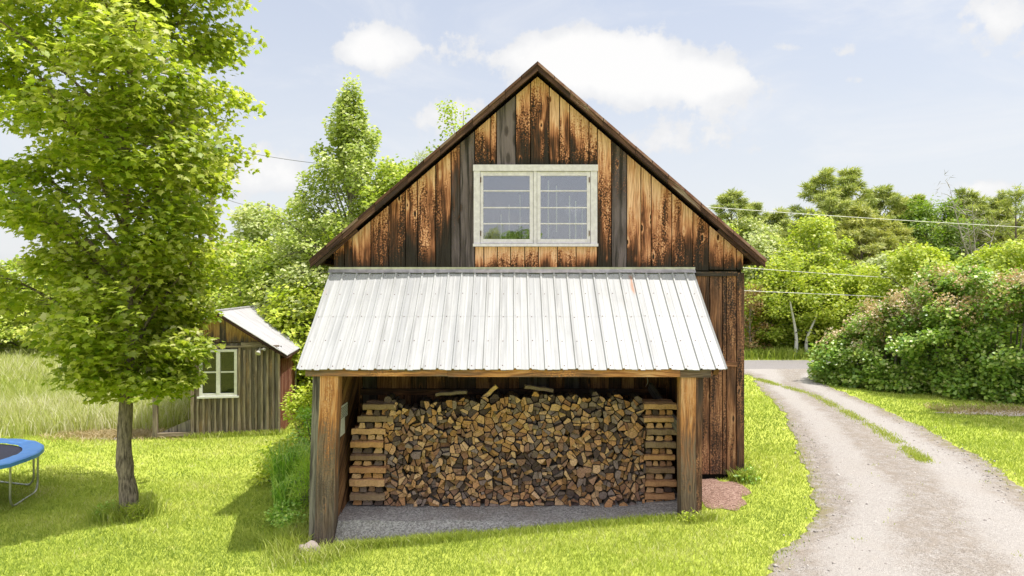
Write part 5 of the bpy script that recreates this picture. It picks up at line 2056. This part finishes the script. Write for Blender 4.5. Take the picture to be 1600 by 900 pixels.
def in_any(x, y, polys):
    r = np.zeros(len(x), bool)
    for p in polys:
        r |= inpoly(x, y, p)
    return r

parts_ = []
for (d0, d1, dens_, wd, hh) in ((6.6, 10.5, 2600, .011, .055), (10.5, 14, 1500, .014, .06), (14, 20, 620, .020, .065), (20, 26, 220, .032, .07), (29.7, 33, 200, .035, .14)):
    half = .92 * d1
    n = int(dens_ * (d1 - d0) * 2 * half)
    x, y = rng.uniform(-half, half, n), rng.uniform(d0, d1, n)
    keep = np.abs(x) < .90 * y
    # ragged drive edge: jitter the test point
    jx = x + rng.laplace(0, .075, n)
    jy = y + rng.laplace(0, .06, n)
    keep &= ~in_any(jx, jy, [DRIVE, MULCH, DIRT, DRYP])
    keep &= ~in_any(x, y, [BARN_FP, LEAN_FP, SHED_FP, MEADOW])
    x, y = x[keep], y[keep]
    n = len(x)
    lf = lowfreq(x, y)
    lf2 = np.sin(x * 3.1 + 2 * np.sin(y * 2.3)) * np.sin(y * 3.7 + x)
    lf3 = np.sin(x * .37 + y * .23 + 1) * np.sin(y * .41 - x * .2)
    stripe = np.sin((x * .35 + y) * 5.2 + .6 * np.sin(x * .5)) * (x < 0)
    lv = np.clip(.47 + -.02 + .08 * stripe + .23 * lf + .13 * lf2 + .20 * lf3 + rng.normal(0, .20, n), 0, 1)
    h = hh * rng.uniform(.5, 1.3, n) * (1 + .25 * lf)
    parts_.append(blades(x, y, h, np.full(n, wd) * rng.uniform(.7, 1.3, n), rng.uniform(.2, 1.1, n), lv))
# middle strip of the drive, and grassy edges
n = 6200
ii = rng.integers(0, len(STRIP_C) - 1, n)
tt = rng.uniform(0, 1, n)
sc = np.array([(p.x, p.y) for p in STRIP_C])
c = sc[ii] + (sc[ii + 1] - sc[ii]) * tt[:, None]
gap = np.sin(c[:, 1] * 3.1) + np.sin(c[:, 1] * 7.7 + 1) + rng.normal(0, .6, n)
c = c[gap > -.85]
n = len(c)
x, y = c[:, 0] + rng.normal(0, .085, n), c[:, 1] + rng.normal(0, .08, n)
parts_.append(blades(x, y, rng.uniform(.03, .09, n), rng.uniform(.014, .026, n), rng.uniform(.2, 1, n), np.clip(rng.normal(.6, .2, n), 0, 1), z=gz(x, y) + .02))
# weeds scattered in the gravel
n = 500
x, y = rng.uniform(4, 9, n), rng.uniform(8, 13, n)
k = inpoly(x, y, DRIVE) & (np.sin(x * 6) * np.sin(y * 5.3) > .80)
x, y = np.repeat(x[k], 10) + rng.normal(0, .05, k.sum() * 10), np.repeat(y[k], 10) + rng.normal(0, .05, k.sum() * 10)
n = len(x)
parts_.append(blades(x, y, rng.uniform(.02, .05, n), rng.uniform(.01, .02, n), rng.uniform(.3, 1, n), np.clip(rng.normal(.65, .2, n), 0, 1), z=gz(x, y) + .02))
v, f, l = merge(parts_)
tag(link_mesh('lawn_grass', np_mesh('lawn_grass', v, f, l, L['lawn'])), 'short mown grass blades covering the lawn', 'grass', kind='stuff')

# loose stones on and beside the drive
n = 5200
x, y = rng.uniform(1.5, 10.5, n), rng.uniform(7.2, 17, n)
k = inpoly(x + rng.normal(0, .16, n), y, DRIVE)
x, y = x[k], y[k]
n = len(x)
octv = np.array([(1, 0, 0), (-1, 0, 0), (0, 1, 0), (0, -1, 0), (0, 0, .7), (0, 0, -.7)])
octf = np.array([(0, 2, 4), (2, 1, 4), (1, 3, 4), (3, 0, 4), (2, 0, 5), (1, 2, 5), (3, 1, 5), (0, 3, 5)])
sz_ = rng.gamma(2.0, .0042, n) + .005
V = octv[None] * sz_[:, None, None] * rng.uniform(.6, 1.3, (n, 6, 1))
an = rng.uniform(0, 6.28, n)
cx_, sx2 = np.cos(an)[:, None], np.sin(an)[:, None]
V = np.stack([V[:, :, 0] * cx_ - V[:, :, 1] * sx2, V[:, :, 0] * sx2 + V[:, :, 1] * cx_, V[:, :, 2]], -1)
V += np.stack([x, y, gz(x, y) + .022], 1)[:, None, :]
F = (octf[None] + (np.arange(n) * 6)[:, None, None]).reshape(-1, 3)
ms, nn = new_mat('loose_stone')
nn.out(nn.principled(nn.ramp(nn.attr('lv', 'Fac'), [(0, (.20, .18, .17)), (.5, (.34, .31, .285)), (1, (.52, .48, .45))]), .9, None, spec=.15))
tag(link_mesh('loose_stones', np_mesh('loose_stones', V.reshape(-1, 3), F, np.repeat(rng.uniform(0, 1, n), 6), ms)), 'loose stones strewn over the gravel driveway', 'stones', kind='stuff')

# long grass along foundations, posts and front of the gravel
parts_ = []
def edge_grass(pts_, n, spread, h0, h1, wd=.014, bias=.45):
    P = np.array(pts_)
    ii = rng.integers(0, len(P) - 1, n)
    t = rng.uniform(0, 1, n)[:, None]
    c = P[ii] * (1 - t) + P[ii + 1] * t
    x, y = c[:, 0] + rng.normal(0, spread, n), c[:, 1] + rng.normal(0, spread, n)
    parts_.append(blades(x, y, rng.uniform(h0, h1, n), np.full(n, wd), rng.uniform(.2, .9, n), np.clip(rng.normal(bias, .2, n), 0, 1), 2))
edge_grass([(-2.5, 9.76), (2.4, 9.80)], 5200, .06, .05, .12, .010, .5)
edge_grass([(-2.5, 9.72), (-.6, 9.76)], 2600, .06, .07, .16, .010, .5)
edge_grass([(-3.25, 9.4), (-2.3, 9.5)], 1300, .17, .06, .22, .010, .6)
edge_grass([(-3.2, 9.7), (-3.2, 11.4)], 3000, .14, .12, .35, .012, .5)
edge_grass([(2.4, 9.65), (2.9, 9.7)], 500, .06, .06, .16, .012, .6)
edge_grass([(3.95, 11.45), (4.0, 16), (4.0, 20)], 2600, .10, .1, .28, .016, .4)
edge_grass([(3.8, 11.5), (4.0, 11.4)], 500, .08, .1, .26, .014, .5)
edge_grass([SHED_FP[3], SHED_FP[0]], 2600, .10, .06, .2, .02, .62)
edge_grass([(tx - .3, ty - .1), (tx + .35, ty - .05)], 1500, .16, .1, .34, .014, .5)
v, f, l = merge(parts_)
tag(link_mesh('long_grass', np_mesh('long_grass', v, f, l, L['lawn'])), 'longer unmown grass along walls, posts and the tree foot', 'grass', kind='stuff')

# meadow
parts_ = []
for (d0, d1, dens_, wd, h0, h1) in ((16.8, 24, 420, .022, .25, .75), (24, 34, 130, .045, .35, .85), (34, 48, 45, .09, .4, .95)):
    n = int(dens_ * (d1 - d0) * 36)
    x, y = rng.uniform(-40, -4, n), rng.uniform(d0, d1, n)
    k = inpoly(x + rng.normal(0, .12, n), y + rng.normal(0, .12, n), MEADOW) & (x > -.95 * y) & ~inpoly(x, y, SHED_FP)
    x, y = x[k], y[k]
    n = len(x)
    lf = lowfreq(x * .5, y * .6)
    h = rng.uniform(h0, h1, n) * (1 + .15 * lf) * np.clip((y - 16.5) / 2.0, .35, 1)
    lv = np.clip(.60 + .22 * lf + rng.normal(0, .2, n), 0, 1)
    parts_.append(blades(x, y, h, np.full(n, wd), rng.uniform(.1, .6, n), lv, 2))
v, f, l = merge(parts_)
tag(link_mesh('meadow_grass', np_mesh('meadow_grass', v, f, l, L['meadow'])), 'tall pale meadow grass behind the mown lawn', 'grass', kind='stuff')
# dry cut grass along the meadow edge
parts_ = []
n = 5000
x, y = rng.normal(-10.4, .9, n), rng.normal(18.1, .32, n)
parts_.append(blades(x, y, rng.uniform(.03, .14, n), np.full(n, .02), rng.uniform(.5, 2.2, n), rng.uniform(0, 1, n), 2))
n = 1500
x, y = rng.uniform(10.8, 13.4, n), rng.normal(17.5, .35, n)
parts_.append(blades(x, y, rng.uniform(.03, .12, n), np.full(n, .02), rng.uniform(.4, 1.8, n), rng.uniform(0, 1, n), 2))
v, f, l = merge(parts_)
tag(link_mesh('dry_grass', np_mesh('dry_grass', v, f, l, L['dry'])), 'dry tan cut grass at the meadow edge and by the hedge', 'grass', kind='stuff')
# verge across the road
n = 9000
x, y = rng.uniform(5, 30, n), rng.uniform(29.9, 31.6, n)
v, f, l = blades(x, y, rng.uniform(.2, .6, n), np.full(n, .05), rng.uniform(.1, .6, n), np.clip(rng.normal(.35, .2, n), 0, 1), 2)
tag(link_mesh('verge_grass', np_mesh('verge_grass', v, f, l, L['lawn'])), 'tall green verge grass across the road', 'grass', kind='stuff')

# ------------------------------------------------------------------ plants beside the woodshed
def strap_clump(x, y, r, n, h, label, mat='lily'):
    g = gzf(x, y)
    root = empty('daylily_clump', (x, y, g), label, 'plant', 'plants beside the left woodshed post')
    a, q = rng.uniform(0, 6.283, n), np.sqrt(rng.uniform(0, 1, n)) * r
    bx, by = x + np.cos(a) * q, y + np.sin(a) * q
    ang = rng.uniform(0, 6.283, n)
    ln = h * rng.uniform(.6, 1.15, n)
    out = rng.uniform(.15, .75, n)
    d = np.stack([np.cos(ang), np.sin(ang)], 1)
    vs, fs = [], []
    ks = [(0, 0), (.35, .62), (.7, .93), (1, .86)]
    wd = .016
    V = []
    for t, zf in ks:
        px_ = bx + d[:, 0] * out * ln * t ** 1.6
        py_ = by + d[:, 1] * out * ln * t ** 1.6
        pz_ = gz(bx, by) + ln * zf
        wv = wd * (1 - .85 * t)
        s = np.stack([-d[:, 1] * wv, d[:, 0] * wv, np.zeros(n)], 1)
        P = np.stack([px_, py_, pz_], 1)
        V += [P - s, P + s]
    V = np.stack(V, 1)
    F = []
    for i in range(3):
        F += [(2 * i, 2 * i + 1, 2 * i + 3), (2 * i, 2 * i + 3, 2 * i + 2)]
    F = (np.array(F)[None] + (np.arange(n) * 8)[:, None, None]).reshape(-1, 3)
    link_mesh('foliage', np_mesh('foliage', V.reshape(-1, 3), F, np.repeat(rng.uniform(0, 1, n), 8), L[mat]), root)

def small_shrub(name, x, y, r, h, n, nl, ls, tm, mat, label, flat=.8):
    g = gzf(x, y)
    root = empty(name, (x, y, g), label, 'plant', 'plants beside the left woodshed post')
    cs, st = [], MB()
    for i in range(n):
        a, u = random.uniform(0, 6.283), random.random() ** .5
        zf = random.uniform(.1, 1)
        rr = r * u * math.sqrt(max(.05, 1 - (zf - .35) ** 2 * 1.6))
        e = (x + rr * math.cos(a), y + rr * math.sin(a), g + h * zf)
        cs.append(e)
        if i % 4 == 0:
            st.tube([(x + rr * .2 * math.cos(a), y + rr * .2 * math.sin(a), g - .02), (x + rr * .6 * math.cos(a), y + rr * .6 * math.sin(a), g + h * zf * .6), e], [.01, .007, .003], 4, False)
    st.build('stem', B['grey'], root)
    C = np.array(cs)
    v, f, l = sprays(C, nl, r * .16 + .03, flat, ls, tm, np.tile(np.array([x, y, g]), (len(C) * nl, 1)), .25, tilt=.7)
    link_mesh('foliage', np_mesh('foliage', v, f, l, L[mat]), root)

strap_clump(-3.95, 12.5, .42, 560, .92, 'large clump of upright strap leaves left of the woodshed post')
strap_clump(-3.72, 11.6, .30, 300, .60, 'lower clump of strap leaves in front of the large one')
small_shrub('feathery_plant', -3.38, 11.3, .24, .95, 60, 40, .10, NEED, 'fern', 'feathery bright green plant close behind the left post')
small_shrub('feathery_plant', -3.62, 12.2, .26, .95, 50, 40, .10, NEED, 'fern', 'feathery plant rising among the strap leaves')
small_shrub('golden_shrub', -4.45, 14.8, .45, 1.65, 110, 18, .09, OVAL, 'gold', 'tall yellow green shrub against the red shed wall')
small_shrub('leafy_shrub', -4.0, 14.0, .45, 1.30, 100, 18, .08, OVAL, 'lily', 'dark green rounded shrub behind the left woodshed post')
small_shrub('golden_shrub', -4.65, 13.5, .36, .80, 70, 16, .08, OVAL, 'gold', 'pale low shrub at the lawn side of the plant bed')
small_shrub('ground_plant', -3.62, 11.0, .28, .26, 60, 16, .055, OVAL, 'lily', 'low leafy ground plant in front of the strap leaves')
small_shrub('ground_plant', -3.35, 10.5, .22, .26, 50, 16, .055, OVAL, 'lily', 'low leafy ground plant at the left wall of the woodshed')
small_shrub('weed', 2.50, 9.66, .07, .15, 12, 8, .05, OVAL, 'gold', 'small yellow green weed at the foot of the right post')
small_shrub('weed', 3.95, 11.42, .14, .2, 22, 9, .06, OVAL, 'lily', 'leafy weed at the right corner of the barn wall')
small_shrub('weed', tx + .22, ty - .15, .17, .2, 30, 9, .06, OVAL, 'gold', 'leafy weeds at the right foot of the maple trunk')
small_shrub('weed', tx - .28, ty - .10, .16, .2, 28, 9, .06, OVAL, 'lily', 'leafy weeds at the left foot of the maple trunk')
